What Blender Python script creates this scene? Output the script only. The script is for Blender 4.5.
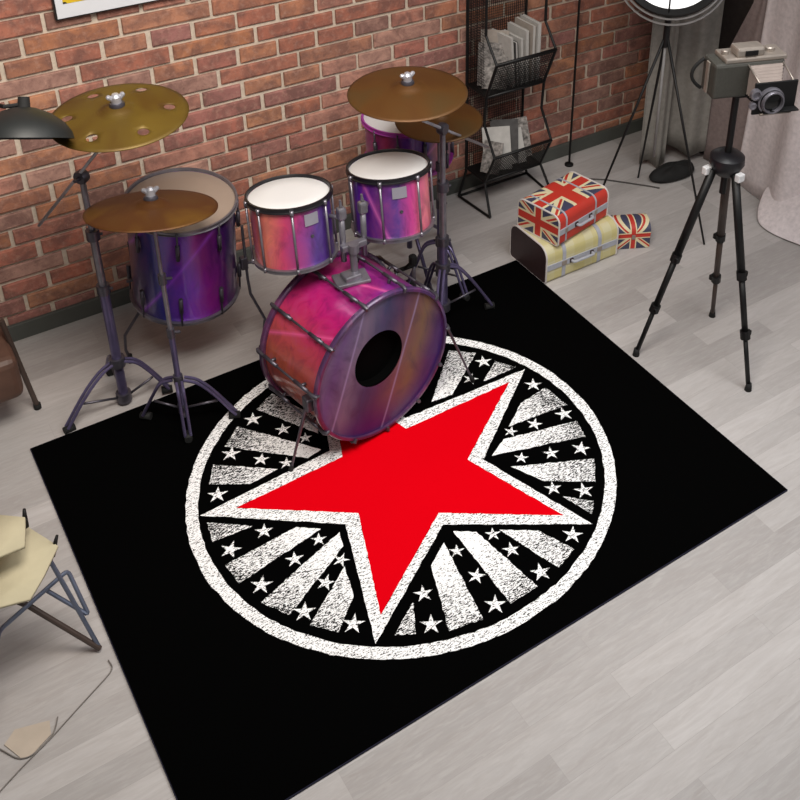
import bpy, bmesh, math, random
from math import sin, cos, pi, radians
from mathutils import Vector, Matrix
from mathutils.geometry import delaunay_2d_cdt

random.seed(7)
for o in list(bpy.data.objects):
    bpy.data.objects.remove(o)
scn = bpy.context.scene
col = scn.collection

# ------------------------------------------------------------------ camera
cam_d = bpy.data.cameras.new('camera')
cam = bpy.data.objects.new('camera', cam_d)
col.objects.link(cam)
cam_d.sensor_width = 36
cam_d.lens = 48.413
cam_d.shift_x = -0.1275
cam_d.shift_y = -0.32625
cam_d.clip_start = 0.05
cam.matrix_world = Matrix(((0.82163684, 0.25909169, -0.50772473, 0),
                           (-0.56952518, 0.40992568, -0.71246193, 0),
                           (0.02353644, 0.87454699, 0.48436929, 2.7),
                           (0, 0, 0, 1)))
scn.camera = cam
# ------------------------------------------------------------------ light
world = bpy.data.worlds.new('room_light')
scn.world = world
world.use_nodes = True
world.node_tree.nodes['Background'].inputs[0].default_value = (1.0, 0.97, 0.94, 1)
world.node_tree.nodes['Background'].inputs[1].default_value = 0.17


def area(name, loc, target, size, power, color=(1, 1, 1), spread=180):
    d = bpy.data.lights.new(name, 'AREA')
    d.shape = 'RECTANGLE'
    d.size, d.size_y = size
    d.energy = power
    d.color = color
    d.spread = radians(spread)
    o = bpy.data.objects.new(name, d)
    col.objects.link(o)
    o.location = loc
    o.rotation_euler = (Vector(target) - Vector(loc)).to_track_quat('-Z', 'Y').to_euler()
    return o


area('overhead_fill', (2.3, 1.3, 2.9), (1.75, 1.25, 0), (1.8, 1.3), 28.5, (1, 1, 1), 114)  # unseen overhead source, added to light the room
area('right_fill', (3.2, 0.2, 2.4), (2.6, 2.0, 0), (1.4, 1.4), 9, (0.95, 0.97, 1))  # added cool fill from the front right, no window known there
area('overhead_fill', (0.6, 1.5, 3.1), (0.9, 3.4, 0.7), (1.2, 1.0), 42, (1, 0.93, 0.85), 118)  # added warm fill aimed at the left of the brick wall
scn.view_settings.view_transform = 'Standard'
scn.view_settings.look = 'None'
scn.view_settings.gamma = 1
scn.view_settings.exposure = 0.0
scn.view_settings.use_curve_mapping = False


# ------------------------------------------------------------------ materials
def srgb(h):
    if isinstance(h, str):
        v = [int(h[i:i + 2], 16) / 255 for i in (0, 2, 4)]
    else:
        v = list(h)
    return tuple((c / 12.92 if c <= 0.04045 else ((c + 0.055) / 1.055) ** 2.4) for c in v) + (1,)


class NT:
    def __init__(s, name):
        s.m = bpy.data.materials.new(name)
        s.m.use_nodes = True
        s.t = s.m.node_tree
        s.b = s.t.nodes['Principled BSDF']

    def n(s, typ, **kw):
        nd = s.t.nodes.new(typ)
        for k, v in kw.items():
            setattr(nd, k, v)
        return nd

    def l(s, a, b):
        s.t.links.new(a, b)

    def set(s, sock, v):
        if isinstance(v, (int, float, tuple, list)):
            sock.default_value = v
        else:
            s.l(v, sock)

    def math(s, op, a, b=None, c=None):
        nd = s.n('ShaderNodeMath', operation=op)
        s.set(nd.inputs[0], a)
        if b is not None:
            s.set(nd.inputs[1], b)
        if c is not None:
            s.set(nd.inputs[2], c)
        return nd.outputs[0]

    def mix(s, f, a, b, blend='MIX'):
        nd = s.n('ShaderNodeMix', data_type='RGBA', blend_type=blend)
        s.set(nd.inputs[0], f)
        s.set(nd.inputs[6], a)
        s.set(nd.inputs[7], b)
        return nd.outputs[2]

    def obj(s):
        return s.n('ShaderNodeTexCoord').outputs['Object']

    def xyz(s, v=None):
        nd = s.n('ShaderNodeSeparateXYZ')
        s.l(v or s.obj(), nd.inputs[0])
        return nd.outputs

    def mapping(s, v, scale=(1, 1, 1), rot=(0, 0, 0), loc=(0, 0, 0)):
        nd = s.n('ShaderNodeMapping')
        s.l(v, nd.inputs[0])
        nd.inputs['Location'].default_value = loc
        nd.inputs['Rotation'].default_value = rot
        nd.inputs['Scale'].default_value = scale
        return nd.outputs[0]

    def noise(s, v, scale, detail=3, rough=0.55, dist=0.0):
        nd = s.n('ShaderNodeTexNoise')
        s.l(v, nd.inputs['Vector'])
        nd.inputs['Scale'].default_value = scale
        nd.inputs['Detail'].default_value = detail
        nd.inputs['Roughness'].default_value = rough
        nd.inputs['Distortion'].default_value = dist
        return nd.outputs[0]

    def ramp(s, f, stops, interp='LINEAR'):
        nd = s.n('ShaderNodeValToRGB')
        cr = nd.color_ramp
        cr.interpolation = interp
        while len(cr.elements) < len(stops):
            cr.elements.new(0.5)
        for e, (p, c) in zip(cr.elements, stops):
            e.position = p
            e.color = c if len(c) == 4 else (*c, 1)
        s.set(nd.inputs[0], f)
        return nd.outputs[0]

    def bump(s, h, strength=0.3, dist=0.01):
        nd = s.n('ShaderNodeBump')
        nd.inputs['Strength'].default_value = strength
        nd.inputs['Distance'].default_value = dist
        s.l(h, nd.inputs['Height'])
        s.l(nd.outputs[0], s.b.inputs['Normal'])

    def out(s, colr, rough=0.6, metal=0.0, spec=None, coat=None):
        s.set(s.b.inputs['Base Color'], colr)
        s.set(s.b.inputs['Roughness'], rough)
        s.set(s.b.inputs['Metallic'], metal)
        if spec is not None:
            s.b.inputs['Specular IOR Level'].default_value = spec
        if coat is not None:
            s.b.inputs['Coat Weight'].default_value = coat
            s.b.inputs['Coat Roughness'].default_value = 0.12
        return s.m


def plain(name, c, rough=0.6, metal=0.0, var=0.12, scale=25, spec=None, bump=0.0):
    a = NT(name)
    v = a.obj()
    f = a.noise(v, scale, 4)
    c1 = srgb(c)
    lo = tuple(x * (1 - var) for x in c1[:3]) + (1,)
    hi = tuple(min(1, x * (1 + var)) for x in c1[:3]) + (1,)
    if bump:
        a.bump(f, bump, 0.004)
    return a.out(a.ramp(f, [(0.3, lo), (0.7, hi)]), rough, metal, spec)


def mat_brick():
    a = NT('aged_red_brick')
    g = a.n('ShaderNodeNewGeometry')
    rnd = g.outputs['Random Per Island']
    v = a.obj()
    shift = a.n('ShaderNodeVectorMath', operation='ADD')
    a.l(v, shift.inputs[0])
    cmb = a.n('ShaderNodeCombineXYZ')
    a.l(a.math('MULTIPLY', rnd, 37.0), cmb.inputs[0])
    a.l(a.math('MULTIPLY', rnd, 91.0), cmb.inputs[2])
    a.l(cmb.outputs[0], shift.inputs[1])
    sv = shift.outputs[0]
    base = a.ramp(rnd, [(0, srgb('b07460')), (0.2, srgb('ab6b58')), (0.35, srgb('c08866')), (0.5, srgb('a2706a')),
                        (0.65, srgb('b8725e')), (0.8, srgb('c09686')), (0.92, srgb('88665e')), (1, srgb('ba7c58'))])
    n1 = a.noise(sv, 14, 5, 0.6, 0.6)
    dark = a.mix(a.ramp(n1, [(0.35, (0, 0, 0)), (0.62, (1, 1, 1))]), base, a.mix(0.75, base, srgb('70524c')))
    n2 = a.noise(sv, 45, 5, 0.65)
    c = a.mix(a.math('MULTIPLY', a.ramp(n2, [(0.5, (0, 0, 0)), (0.72, (1, 1, 1))]), 0.45), dark, srgb('c29a88'))
    n3 = a.noise(sv, 110, 3, 0.7)
    c = a.mix(a.math('MULTIPLY', a.ramp(n3, [(0.58, (0, 0, 0)), (0.7, (1, 1, 1))]), 0.35), c, srgb('5c3c38'))
    a.bump(n2, 0.5, 0.004)
    return a.out(c, 0.9, spec=0.2)


def mat_floor():
    a = NT('pale_grey_oak_planks')
    v = a.obj()

    def bk(scale_w, row, off, c1, c2, mortar, vin):
        nd = a.n('ShaderNodeTexBrick')
        nd.offset = off
        nd.squash = 1
        nd.inputs['Scale'].default_value = 1
        nd.inputs['Mortar Size'].default_value = 0.0005
        nd.inputs['Mortar Smooth'].default_value = 0.4
        nd.inputs['Brick Width'].default_value = scale_w
        nd.inputs['Row Height'].default_value = row
        nd.inputs['Color1'].default_value = c1
        nd.inputs['Color2'].default_value = c2
        nd.inputs['Mortar'].default_value = mortar
        a.l(vin, nd.inputs['Vector'])
        return nd.outputs[0]
    v1 = a.mapping(v, loc=(0.12, 0.046, 0))
    b1 = bk(0.74, 0.086, 0.37, srgb('bab6b4'), srgb('9e9a98'), srgb('96928f'), v1)
    b2 = bk(0.74, 0.086, 0.37, (0.25, 0.25, 0.25, 1), (0.8, 0.8, 0.8, 1), (0.5, 0.5, 0.5, 1), v1)
    vs = a.n('ShaderNodeVectorMath', operation='ADD')
    a.l(a.mapping(v, scale=(1.6, 11, 1)), vs.inputs[0])
    sc = a.n('ShaderNodeVectorMath', operation='SCALE')
    a.l(b2, sc.inputs[0])
    sc.inputs[3].default_value = 40
    a.l(sc.outputs[0], vs.inputs[1])
    g = a.noise(vs.outputs[0], 2.2, 7, 0.66, 1.6)
    g2 = a.noise(vs.outputs[0], 9, 5, 0.6, 0.8)
    c = a.mix(a.math('MULTIPLY', a.ramp(g, [(0.35, (0, 0, 0)), (0.7, (1, 1, 1))]), 0.40), b1, srgb('948c87'))
    c = a.mix(a.math('MULTIPLY', a.ramp(g2, [(0.45, (0, 0, 0)), (0.75, (1, 1, 1))]), 0.3), c, srgb('c6c2bf'))
    a.bump(g2, 0.08, 0.002)
    return a.out(c, 0.55, spec=0.3)


def mat_wrap(name, direction, stops, lo, hi, streak, streak_col='e79ad8', warp=0.35, seed=0.0, width=0.010, pink=0.35, low=None):
    """glossy printed drum wrap: colour bands with cloudy distortion and thin diagonal lines"""
    a = NT(name)
    v = a.mapping(a.obj(), loc=(seed, seed * 0.7, 0))
    x, y, z = a.xyz()
    d = Vector(direction)
    s = a.math('ADD', a.math('MULTIPLY', x, d.x), a.math('ADD', a.math('MULTIPLY', y, d.y), a.math('MULTIPLY', z, d.z)))
    s = a.n('ShaderNodeMapRange').outputs[0] if False else a.math('DIVIDE', a.math('SUBTRACT', s, lo), hi - lo)
    nz = a.noise(v, 7, 4, 0.5, 0.8)
    s = a.math('ADD', s, a.math('MULTIPLY', a.math('SUBTRACT', nz, 0.5), warp))
    c = a.ramp(s, stops)
    cl = a.noise(a.mapping(v, scale=(1, 1, 0.45)), 13, 5, 0.6, 1.6)
    c = a.mix(a.math('MULTIPLY', a.ramp(cl, [(0.5, (0, 0, 0)), (0.75, (1, 1, 1))]), pink), c, srgb('a84a80'))
    c = a.mix(a.math('MULTIPLY', a.ramp(cl, [(0.25, (1, 1, 1)), (0.5, (0, 0, 0))]), 0.55), c, srgb('281640'))
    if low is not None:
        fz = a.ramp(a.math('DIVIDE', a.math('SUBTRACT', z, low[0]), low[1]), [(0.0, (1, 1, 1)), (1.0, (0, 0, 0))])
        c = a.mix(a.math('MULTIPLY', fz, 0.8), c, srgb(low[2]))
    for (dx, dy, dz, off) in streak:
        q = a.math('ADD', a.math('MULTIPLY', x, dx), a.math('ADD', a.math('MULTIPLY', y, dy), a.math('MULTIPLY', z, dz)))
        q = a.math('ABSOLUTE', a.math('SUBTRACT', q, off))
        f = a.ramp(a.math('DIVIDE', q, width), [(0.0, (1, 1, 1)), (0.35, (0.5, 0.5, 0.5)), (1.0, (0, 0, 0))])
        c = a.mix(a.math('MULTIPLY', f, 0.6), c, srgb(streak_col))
    return a.out(c, 0.28, 0.15, spec=0.5, coat=0.5)


def mat_chalk(name, sparse):
    """white chalk print with black specks; 'sparse' hatching opens up away from the design's centre"""
    a = NT(name)
    v = a.obj()
    n1 = a.noise(a.mapping(v, scale=(1, 1, 1), rot=(0, 0, 0.5)), 260, 3, 0.7)
    n2 = a.noise(a.mapping(v, scale=(0.5, 1.6, 1), rot=(0, 0, 0.9)), 150, 2, 0.6)
    n = a.math('ADD', a.math('MULTIPLY', n1, 0.5), a.math('MULTIPLY', n2, 0.5))
    if sparse:
        x, y, z = a.xyz()
        dx = a.math('SUBTRACT', x, 1.262 - 1.261)
        dy = a.math('SUBTRACT', y, 2.272 - 2.277)
        r = a.math('SQRT', a.math('ADD', a.math('MULTIPLY', dx, dx), a.math('MULTIPLY', dy, dy)))
        big = a.noise(v, 14, 2)
        th = a.math('ADD', a.math('MULTIPLY', a.math('SUBTRACT', r, 0.30), 0.34), a.math('ADD', 0.385, a.math('MULTIPLY', a.math('SUBTRACT', big, 0.5), 0.12)))
        f = a.math('MULTIPLY', a.math('SUBTRACT', n, th), 22)
        f = a.n_clamp(f)
        c = a.mix(f, srgb('161616'), srgb('f2f2f2'))
    else:
        f = a.n_clamp(a.math('MULTIPLY', a.math('SUBTRACT', n, 0.43), 18))
        c = a.mix(f, srgb('3a3a3a'), srgb('f6f6f6'))
    return a.out(c, 0.95, spec=0.05)


def _clamp(s, f):
    nd = s.n('ShaderNodeClamp')
    s.l(f, nd.inputs[0])
    return nd.outputs[0]


NT.n_clamp = _clamp


def mat_flag(name, au, av, cu, cv, hu, hv, arm_u=0.2, arm_v=0.2, red_front=None):
    """cross-and-saltire flag print laid over two object axes"""
    a = NT(name)
    xyz = a.xyz()
    s = a.math('DIVIDE', a.math('SUBTRACT', xyz[au], cu), hu)
    t = a.math('DIVIDE', a.math('SUBTRACT', xyz[av], cv), hv)
    S, T = a.math('ABSOLUTE', s), a.math('ABSOLUTE', t)
    blue, cream, red = srgb('2a3a5c'), srgb('e6dcb4'), srgb('c8281f')
    dg = a.math('ABSOLUTE', a.math('SUBTRACT', S, T))
    c = a.mix(a.math('LESS_THAN', dg, 0.22), blue, cream)
    sg = a.math('SUBTRACT', S, T)
    par = a.math('GREATER_THAN', a.math('MULTIPLY', s, t), 0.0)
    off = a.math('MULTIPLY_ADD', par, 0.14, -0.07)
    rd = a.math('LESS_THAN', a.math('ABSOLUTE', a.math('ADD', sg, off)), 0.07)
    c = a.mix(rd, c, red)
    c = a.mix(a.math('LESS_THAN', S, arm_u * 1.55), c, cream)
    c = a.mix(a.math('LESS_THAN', T, arm_v * 1.55), c, cream)
    c = a.mix(a.math('LESS_THAN', S, arm_u), c, red)
    c = a.mix(a.math('LESS_THAN', T, arm_v), c, red)
    if red_front is not None:
        c = a.mix(a.math('LESS_THAN', xyz[1], red_front), c, red)
    n = a.noise(a.obj(), 60, 4)
    c = a.mix(a.math('MULTIPLY', n, 0.25), c, srgb('8a6a50'))
    return a.out(c, 0.55)


def mat_quilt():
    a = NT('pale_yellow_and_grey_check')
    x, y, z = a.xyz()
    f1 = a.math('GREATER_THAN', a.math('SINE', a.math('MULTIPLY', x, 62)), 0.25)
    f2 = a.math('GREATER_THAN', a.math('SINE', a.math('MULTIPLY', a.math('ADD', z, y), 62)), 0.25)
    c = a.mix(a.math('MULTIPLY', f1, 0.45), srgb('cfc694'), srgb('d8d6c0'))
    c = a.mix(a.math('MULTIPLY', f2, 0.4), c, srgb('c9be70'))
    c = a.mix(a.math('MULTIPLY', a.noise(a.obj(), 22, 4), 0.35), c, srgb('b3aa78'))
    return a.out(c, 0.6)


def mat_cymbal(name, c1, c2, c3):
    a = NT(name)
    x, y, z = a.xyz()
    r = a.math('SQRT', a.math('ADD', a.math('MULTIPLY', x, x), a.math('MULTIPLY', y, y)))
    g = a.math('SINE', a.math('MULTIPLY', r, 1500))
    n = a.noise(a.obj(), 5, 3, 0.5, 0.5)
    c = a.ramp(n, [(0.32, srgb(c1)), (0.5, srgb(c2)), (0.68, srgb(c3))])
    c = a.mix(a.math('MULTIPLY', a.math('ADD', g, 1.0), 0.05), c, srgb('2a1c0c'))
    a.bump(g, 0.15, 0.0006)
    return a.out(c, 0.5, 0.35)


M = {}
M['brick'] = mat_brick()
M['mortar'] = plain('mortar', 'cdbfae', 0.95, var=0.12, scale=60, spec=0.1, bump=0.4)
M['floor'] = mat_floor()
M['baseboard'] = plain('dark_grey_baseboard', '4b4d49', 0.6, scale=8)
M['plaster'] = plain('grey_brown_plaster', '6e6462', 0.85, scale=4)
M['drape'] = plain('grey_drape_fabric', '8e8a84', 0.95, scale=40, spec=0.1, bump=0.2)
M['gap_shade'] = plain('gap_shade_fabric', '3d3836', 0.95, scale=40, spec=0.1)  # dark colour supplies the shade in the curtain gap
M['curtain_brown'] = plain('brown_grey_curtain', '8e7f7c', 0.95, scale=50, spec=0.1, bump=0.15)
M['curtain'] = plain('pale_pinkish_grey_curtain', 'dcd2d2', 0.95, scale=50, spec=0.1, bump=0.15)
M['chrome'] = plain('dull_chrome', '85828a', 0.36, 0.7, var=0.2)
M['chrome_violet'] = plain('violet_tinted_steel', '61597a', 0.36, 0.6, var=0.3, scale=9)
M['bright_chrome'] = plain('bright_chrome', 'b4b4bc', 0.35, 0.5, var=0.1)
M['steel_dark'] = plain('dark_steel', '5a5760', 0.4, 0.7)
M['blackmetal'] = plain('black_powder_coated_metal', '0e0e0f', 0.5, 0.2)
M['rubber'] = plain('black_rubber', '111111', 0.8)
M['black_hoop'] = plain('black_hoop', '141318', 0.4)
M['white_head'] = plain('white_drum_head', 'd2d1d1', 0.5, var=0.02, scale=6)
M['clear_head'] = plain('greige_translucent_head', '968578', 0.35, var=0.05, scale=5)
M['purple_hoop'] = mat_wrap('purple_hoop_wrap', (0.9, -0.2, 0.6), [(0, srgb('4a2c44')), (0.5, srgb('4c3058')), (1, srgb('40246a'))], -0.3, 0.9, [])
M['magenta_hoop'] = plain('magenta_hoop', 'a03a9a', 0.35, 0.1)
M['port'] = plain('black_port_hole', '020202', 0.9, spec=0.05)
M['floor_grey'] = plain('worn_grey', '8c8a8a', 0.7)
M['white_plastic'] = plain('white_plastic', 'e2e2e4', 0.4, var=0.03)
M['badge'] = plain('silver_badge', '9d9aa6', 0.3, 0.4, var=0.05)
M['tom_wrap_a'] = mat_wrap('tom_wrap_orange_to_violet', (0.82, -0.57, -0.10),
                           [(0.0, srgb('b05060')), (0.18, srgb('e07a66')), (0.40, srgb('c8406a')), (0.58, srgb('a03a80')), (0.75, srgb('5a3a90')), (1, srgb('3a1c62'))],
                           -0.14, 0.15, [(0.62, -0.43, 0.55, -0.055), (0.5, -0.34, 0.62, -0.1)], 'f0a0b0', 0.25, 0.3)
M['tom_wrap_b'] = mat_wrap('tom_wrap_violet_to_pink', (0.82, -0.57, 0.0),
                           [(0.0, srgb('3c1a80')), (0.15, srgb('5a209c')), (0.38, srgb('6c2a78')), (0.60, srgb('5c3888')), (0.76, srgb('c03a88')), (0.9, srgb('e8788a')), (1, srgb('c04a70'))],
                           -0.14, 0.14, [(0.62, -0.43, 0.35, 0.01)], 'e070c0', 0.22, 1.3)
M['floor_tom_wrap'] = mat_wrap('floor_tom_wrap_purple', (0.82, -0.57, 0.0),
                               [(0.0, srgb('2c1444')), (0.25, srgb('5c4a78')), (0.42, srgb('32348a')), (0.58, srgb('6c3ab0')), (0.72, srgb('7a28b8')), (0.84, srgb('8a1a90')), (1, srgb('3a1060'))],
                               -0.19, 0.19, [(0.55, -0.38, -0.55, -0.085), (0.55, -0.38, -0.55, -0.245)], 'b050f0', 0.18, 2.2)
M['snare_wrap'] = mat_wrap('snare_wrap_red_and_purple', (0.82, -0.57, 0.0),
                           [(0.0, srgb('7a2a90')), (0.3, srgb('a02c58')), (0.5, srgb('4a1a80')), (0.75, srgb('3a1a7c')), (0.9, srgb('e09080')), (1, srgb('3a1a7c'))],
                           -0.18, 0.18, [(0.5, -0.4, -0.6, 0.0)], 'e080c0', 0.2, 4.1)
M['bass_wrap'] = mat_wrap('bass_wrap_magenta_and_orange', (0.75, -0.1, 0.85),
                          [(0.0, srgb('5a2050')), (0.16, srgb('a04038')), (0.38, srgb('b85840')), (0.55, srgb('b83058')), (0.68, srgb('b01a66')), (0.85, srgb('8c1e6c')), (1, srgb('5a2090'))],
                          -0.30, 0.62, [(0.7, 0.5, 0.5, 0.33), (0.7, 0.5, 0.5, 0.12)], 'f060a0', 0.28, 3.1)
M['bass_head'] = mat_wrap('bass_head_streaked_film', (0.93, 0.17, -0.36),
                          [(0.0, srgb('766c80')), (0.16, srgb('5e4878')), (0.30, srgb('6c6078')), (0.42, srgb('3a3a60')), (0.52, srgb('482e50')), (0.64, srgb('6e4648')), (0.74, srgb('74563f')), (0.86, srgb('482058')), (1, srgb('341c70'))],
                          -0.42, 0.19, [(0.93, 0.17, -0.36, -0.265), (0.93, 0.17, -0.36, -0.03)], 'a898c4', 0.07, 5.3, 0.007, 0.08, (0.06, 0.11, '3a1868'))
M['bass_head'].node_tree.nodes['Principled BSDF'].inputs['Coat Weight'].default_value = 0.12
M['bass_head'].node_tree.nodes['Principled BSDF'].inputs['Roughness'].default_value = 0.5
M['cym_olive'] = mat_cymbal('olive_brass', '54360f', '644e18', '6e581c')
M['cym_brown'] = mat_cymbal('brown_bronze', '563414', '603e18', '58401f')
M['cym_rust'] = mat_cymbal('rust_brown_bronze', '5a3a14', '553012', '6e4c18')
M['red_print'] = plain('red_print', 'd20010', 0.95, var=0.015, scale=3, spec=0.03)
M['rug_black'] = plain('black_rug_pile', '020202', 0.98, var=0.3, scale=400, spec=0.03)
M['rug_side'] = plain('navy_rug_edge', '0c0c28', 0.9)
M['chalk'] = mat_chalk('white_chalk_print', False)
M['chalk_sparse'] = mat_chalk('white_chalk_hatching', True)
M['quilt'] = mat_quilt()
M['brown_end'] = plain('dark_brown_leather', '352526', 0.55)
M['piping'] = plain('white_piping', 'cfc9c6', 0.5, var=0.04)
M['strap_grey'] = plain('blue_grey_strap', 'a9acb6', 0.5, var=0.1)
M['canvas'] = plain('beige_canvas', 'bdb498', 0.9, var=0.06, scale=14, spec=0.1, bump=0.2)
M['leather'] = plain('brown_leather', '583f34', 0.55, var=0.25, scale=9)
M['wood_dark'] = plain('dark_brown_tube', '41342e', 0.5)
M['blue_steel'] = plain('blue_grey_steel', '70788c', 0.35, 0.6)
M['paper'] = plain('grey_paper', 'b9b6b2', 0.85, var=0.08, scale=30)
M['paper_warm'] = plain('warm_grey_paper', 'a79d94', 0.85, var=0.1, scale=30)
M['paper_dark'] = plain('charcoal_paper', '4e4c4c', 0.8, var=0.2, scale=40)
M['paper_print'] = plain('newsprint', '8d8884', 0.85, var=0.75, scale=55)
M['picture_white'] = plain('white_mount', 'd9dbe0', 0.6, var=0.02)
M['picture_black'] = plain('black_frame', '1b1b1c', 0.4)
M['dark_grey_leatherette'] = plain('grey_green_leatherette', '3d3c37', 0.6, scale=120, bump=0.2)
M['silver'] = plain('satin_silver', 'a2988f', 0.35, 0.5, var=0.1)
M['bellows'] = plain('grey_pink_bellows', '8a7d76', 0.6)
M['glass_black'] = plain('dark_lens_glass', '050506', 0.08, spec=0.7)
M['lamp_black'] = plain('matt_black_lampshade', '1d2020', 0.5, var=0.1)
M['cable'] = plain('dark_grey_cable', '4a4644', 0.7)
M['wire_grey'] = plain('thin_grey_wire', '77716c', 0.5, 0.3)
M['beige_scrap'] = plain('beige_cloth', 'b5a899', 0.9, var=0.08, scale=12)


def mat_yellowblack():
    a = NT('yellow_print_with_black_spots')
    v = a.obj()
    nd = a.n('ShaderNodeTexVoronoi')
    a.l(v, nd.inputs['Vector'])
    nd.inputs['Scale'].default_value = 26
    f = a.math('LESS_THAN', nd.outputs['Distance'], 0.28)
    return a.out(a.mix(f, srgb('d8b71e'), srgb('241d08')), 0.6)


M['yellow_print'] = mat_yellowblack()


def mat_emit():
    a = NT('lit_white_diffuser')
    a.b.inputs['Emission Color'].default_value = (1, 1, 1, 1)
    a.b.inputs['Emission Strength'].default_value = 0.8
    return a.out(srgb('f4f4f4'), 0.6)


M['diffuser'] = mat_emit()


# ------------------------------------------------------------------ mesh helpers
class MB:
    def __init__(s):
        s.bm = bmesh.new()
        s.mats = []
        s.cur = 0

    def use(s, mat):
        if mat not in s.mats:
            s.mats.append(mat)
        s.cur = s.mats.index(mat)
        return s

    def face(s, vs):
        try:
            f = s.bm.faces.new(vs)
            f.material_index = s.cur
            return f
        except ValueError:
            return None

    def box(s, c, size, rot=None, bevel=0.0, seg=2):
        m = Matrix.Translation(c) @ (rot.to_4x4() if rot else Matrix.Identity(4)) @ Matrix.Diagonal((*size, 1))
        t = bmesh.new()
        bmesh.ops.create_cube(t, size=1, matrix=m)
        if bevel:
            bmesh.ops.bevel(t, geom=t.edges[:], offset=bevel, segments=seg, profile=0.5, affect='EDGES')
        s.merge(t)
        return s

    def merge(s, t):
        mp = {}
        for v in t.verts:
            mp[v] = s.bm.verts.new(v.co)
        for f in t.faces:
            g = s.bm.faces.new([mp[v] for v in f.verts])
            g.material_index = s.cur
            g.smooth = f.smooth
        t.free()

    def ring(s, c, u, v, r, n):
        return [s.bm.verts.new(c + u * (r * cos(2 * pi * i / n)) + v * (r * sin(2 * pi * i / n))) for i in range(n)]

    def skin(s, a, b, smooth=True):
        n = len(a)
        for i in range(n):
            f = s.face([a[i], a[(i + 1) % n], b[(i + 1) % n], b[i]])
            if f:
                f.smooth = smooth

    def tube(s, pts, r, n=10, cap=True, closed=False):
        pts = [Vector(p) for p in pts]
        rs = r if isinstance(r, (list, tuple)) else [r] * len(pts)
        rings = []
        u = None
        N = len(pts)
        for i, p in enumerate(pts):
            if closed:
                d = pts[(i + 1) % N] - pts[i - 1]
            else:
                d = (pts[min(i + 1, N - 1)] - pts[max(i - 1, 0)])
            d.normalize()
            if u is None:
                u = d.orthogonal().normalized()
            else:
                u = (u - d * u.dot(d)).normalized()
            w = d.cross(u)
            rings.append(s.ring(p, u, w, rs[i], n))
        for i in range(len(rings) - 1):
            s.skin(rings[i], rings[i + 1])
        if closed:
            s.skin(rings[-1], rings[0])
        elif cap:
            s.face(rings[0][::-1])
            s.face(rings[-1])
        return s

    def lathe(s, c, axis, prof, n=48, closed=False, smooth=True, start_cap=False, end_cap=False):
        """prof: list of (radius, distance along axis)"""
        c = Vector(c)
        ax = Vector(axis).normalized()
        u = ax.cross(Vector((0.31, 0.17, 0.93)) if abs(ax.z) < 0.9 else Vector((0, 1, 0))).normalized()
        w = ax.cross(u)
        rings = []
        for r, h in prof:
            if r < 1e-6:
                rings.append([s.bm.verts.new(c + ax * h)])
            else:
                rings.append(s.ring(c + ax * h, u, w, r, n))
        seq = list(zip(rings, rings[1:])) + ([(rings[-1], rings[0])] if closed else [])
        for a, b in seq:
            if len(a) == 1 and len(b) == 1:
                continue
            if len(a) == 1 or len(b) == 1:
                p, q = (a[0], b) if len(a) == 1 else (b[0], a)
                for i in range(n):
                    f = s.face([p, q[i], q[(i + 1) % n]])
                    if f:
                        f.smooth = smooth
            else:
                s.skin(a, b, smooth)
        if start_cap:
            s.face(rings[0][::-1])
        if end_cap:
            s.face(rings[-1])
        return s

    def poly(s, pts, z):
        s.face([s.bm.verts.new((p[0], p[1], z)) for p in pts])
        return s

    def build(s, name, mat, parent=None, solid=0.0, sharp=35, subsurf=0):
        root = parent
        while root is not None and root.parent is not None:
            root = root.parent
        off = root.location.copy() if root is not None else Vector((0, 0, 0))
        for v in s.bm.verts:
            v.co -= off
        bmesh.ops.recalc_face_normals(s.bm, faces=s.bm.faces[:])
        if sharp:
            for e in s.bm.edges:
                if len(e.link_faces) == 2 and e.calc_face_angle(0) > radians(sharp):
                    e.smooth = False
        me = bpy.data.meshes.new(name)
        s.bm.to_mesh(me)
        s.bm.free()
        for m in (s.mats or [mat]):
            me.materials.append(m)
        o = bpy.data.objects.new(name, me)
        col.objects.link(o)
        if parent is not None:
            o.parent = parent
        if solid:
            md = o.modifiers.new('thickness', 'SOLIDIFY')
            md.thickness = solid
            md.offset = 0
        if subsurf:
            md = o.modifiers.new('smooth', 'SUBSURF')
            md.levels = md.render_levels = subsurf
        return o


def center_origin(o):
    """put a top-level mesh's origin at its base"""
    vs = [v.co.copy() for v in o.data.vertices]
    c = Vector((sum(v.x for v in vs) / len(vs), sum(v.y for v in vs) / len(vs), min(v.z for v in vs)))
    for v in o.data.vertices:
        v.co -= c
    o.location = c
    return o


def thing(name, label, cat, loc, group=None):
    o = bpy.data.objects.new(name, None)
    o.empty_display_size = 0.05
    col.objects.link(o)
    o.location = loc
    return tag(o, label, cat, group)


def tag(o, label, cat, group=None, kind=None):
    o['label'] = label
    o['category'] = cat
    if group:
        o['group'] = group
    if kind:
        o['kind'] = kind
    return o


def struct(o, kind='structure'):
    o['kind'] = kind
    return o


def V(*a):
    return Vector(a)


def arc(p0, p1, bulge, n=8):
    """points from p0 to p1 bowed by vector bulge"""
    p0, p1, b = Vector(p0), Vector(p1), Vector(bulge)
    return [p0.lerp(p1, i / n) + b * (4 * (i / n) * (1 - i / n)) for i in range(n + 1)]


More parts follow.
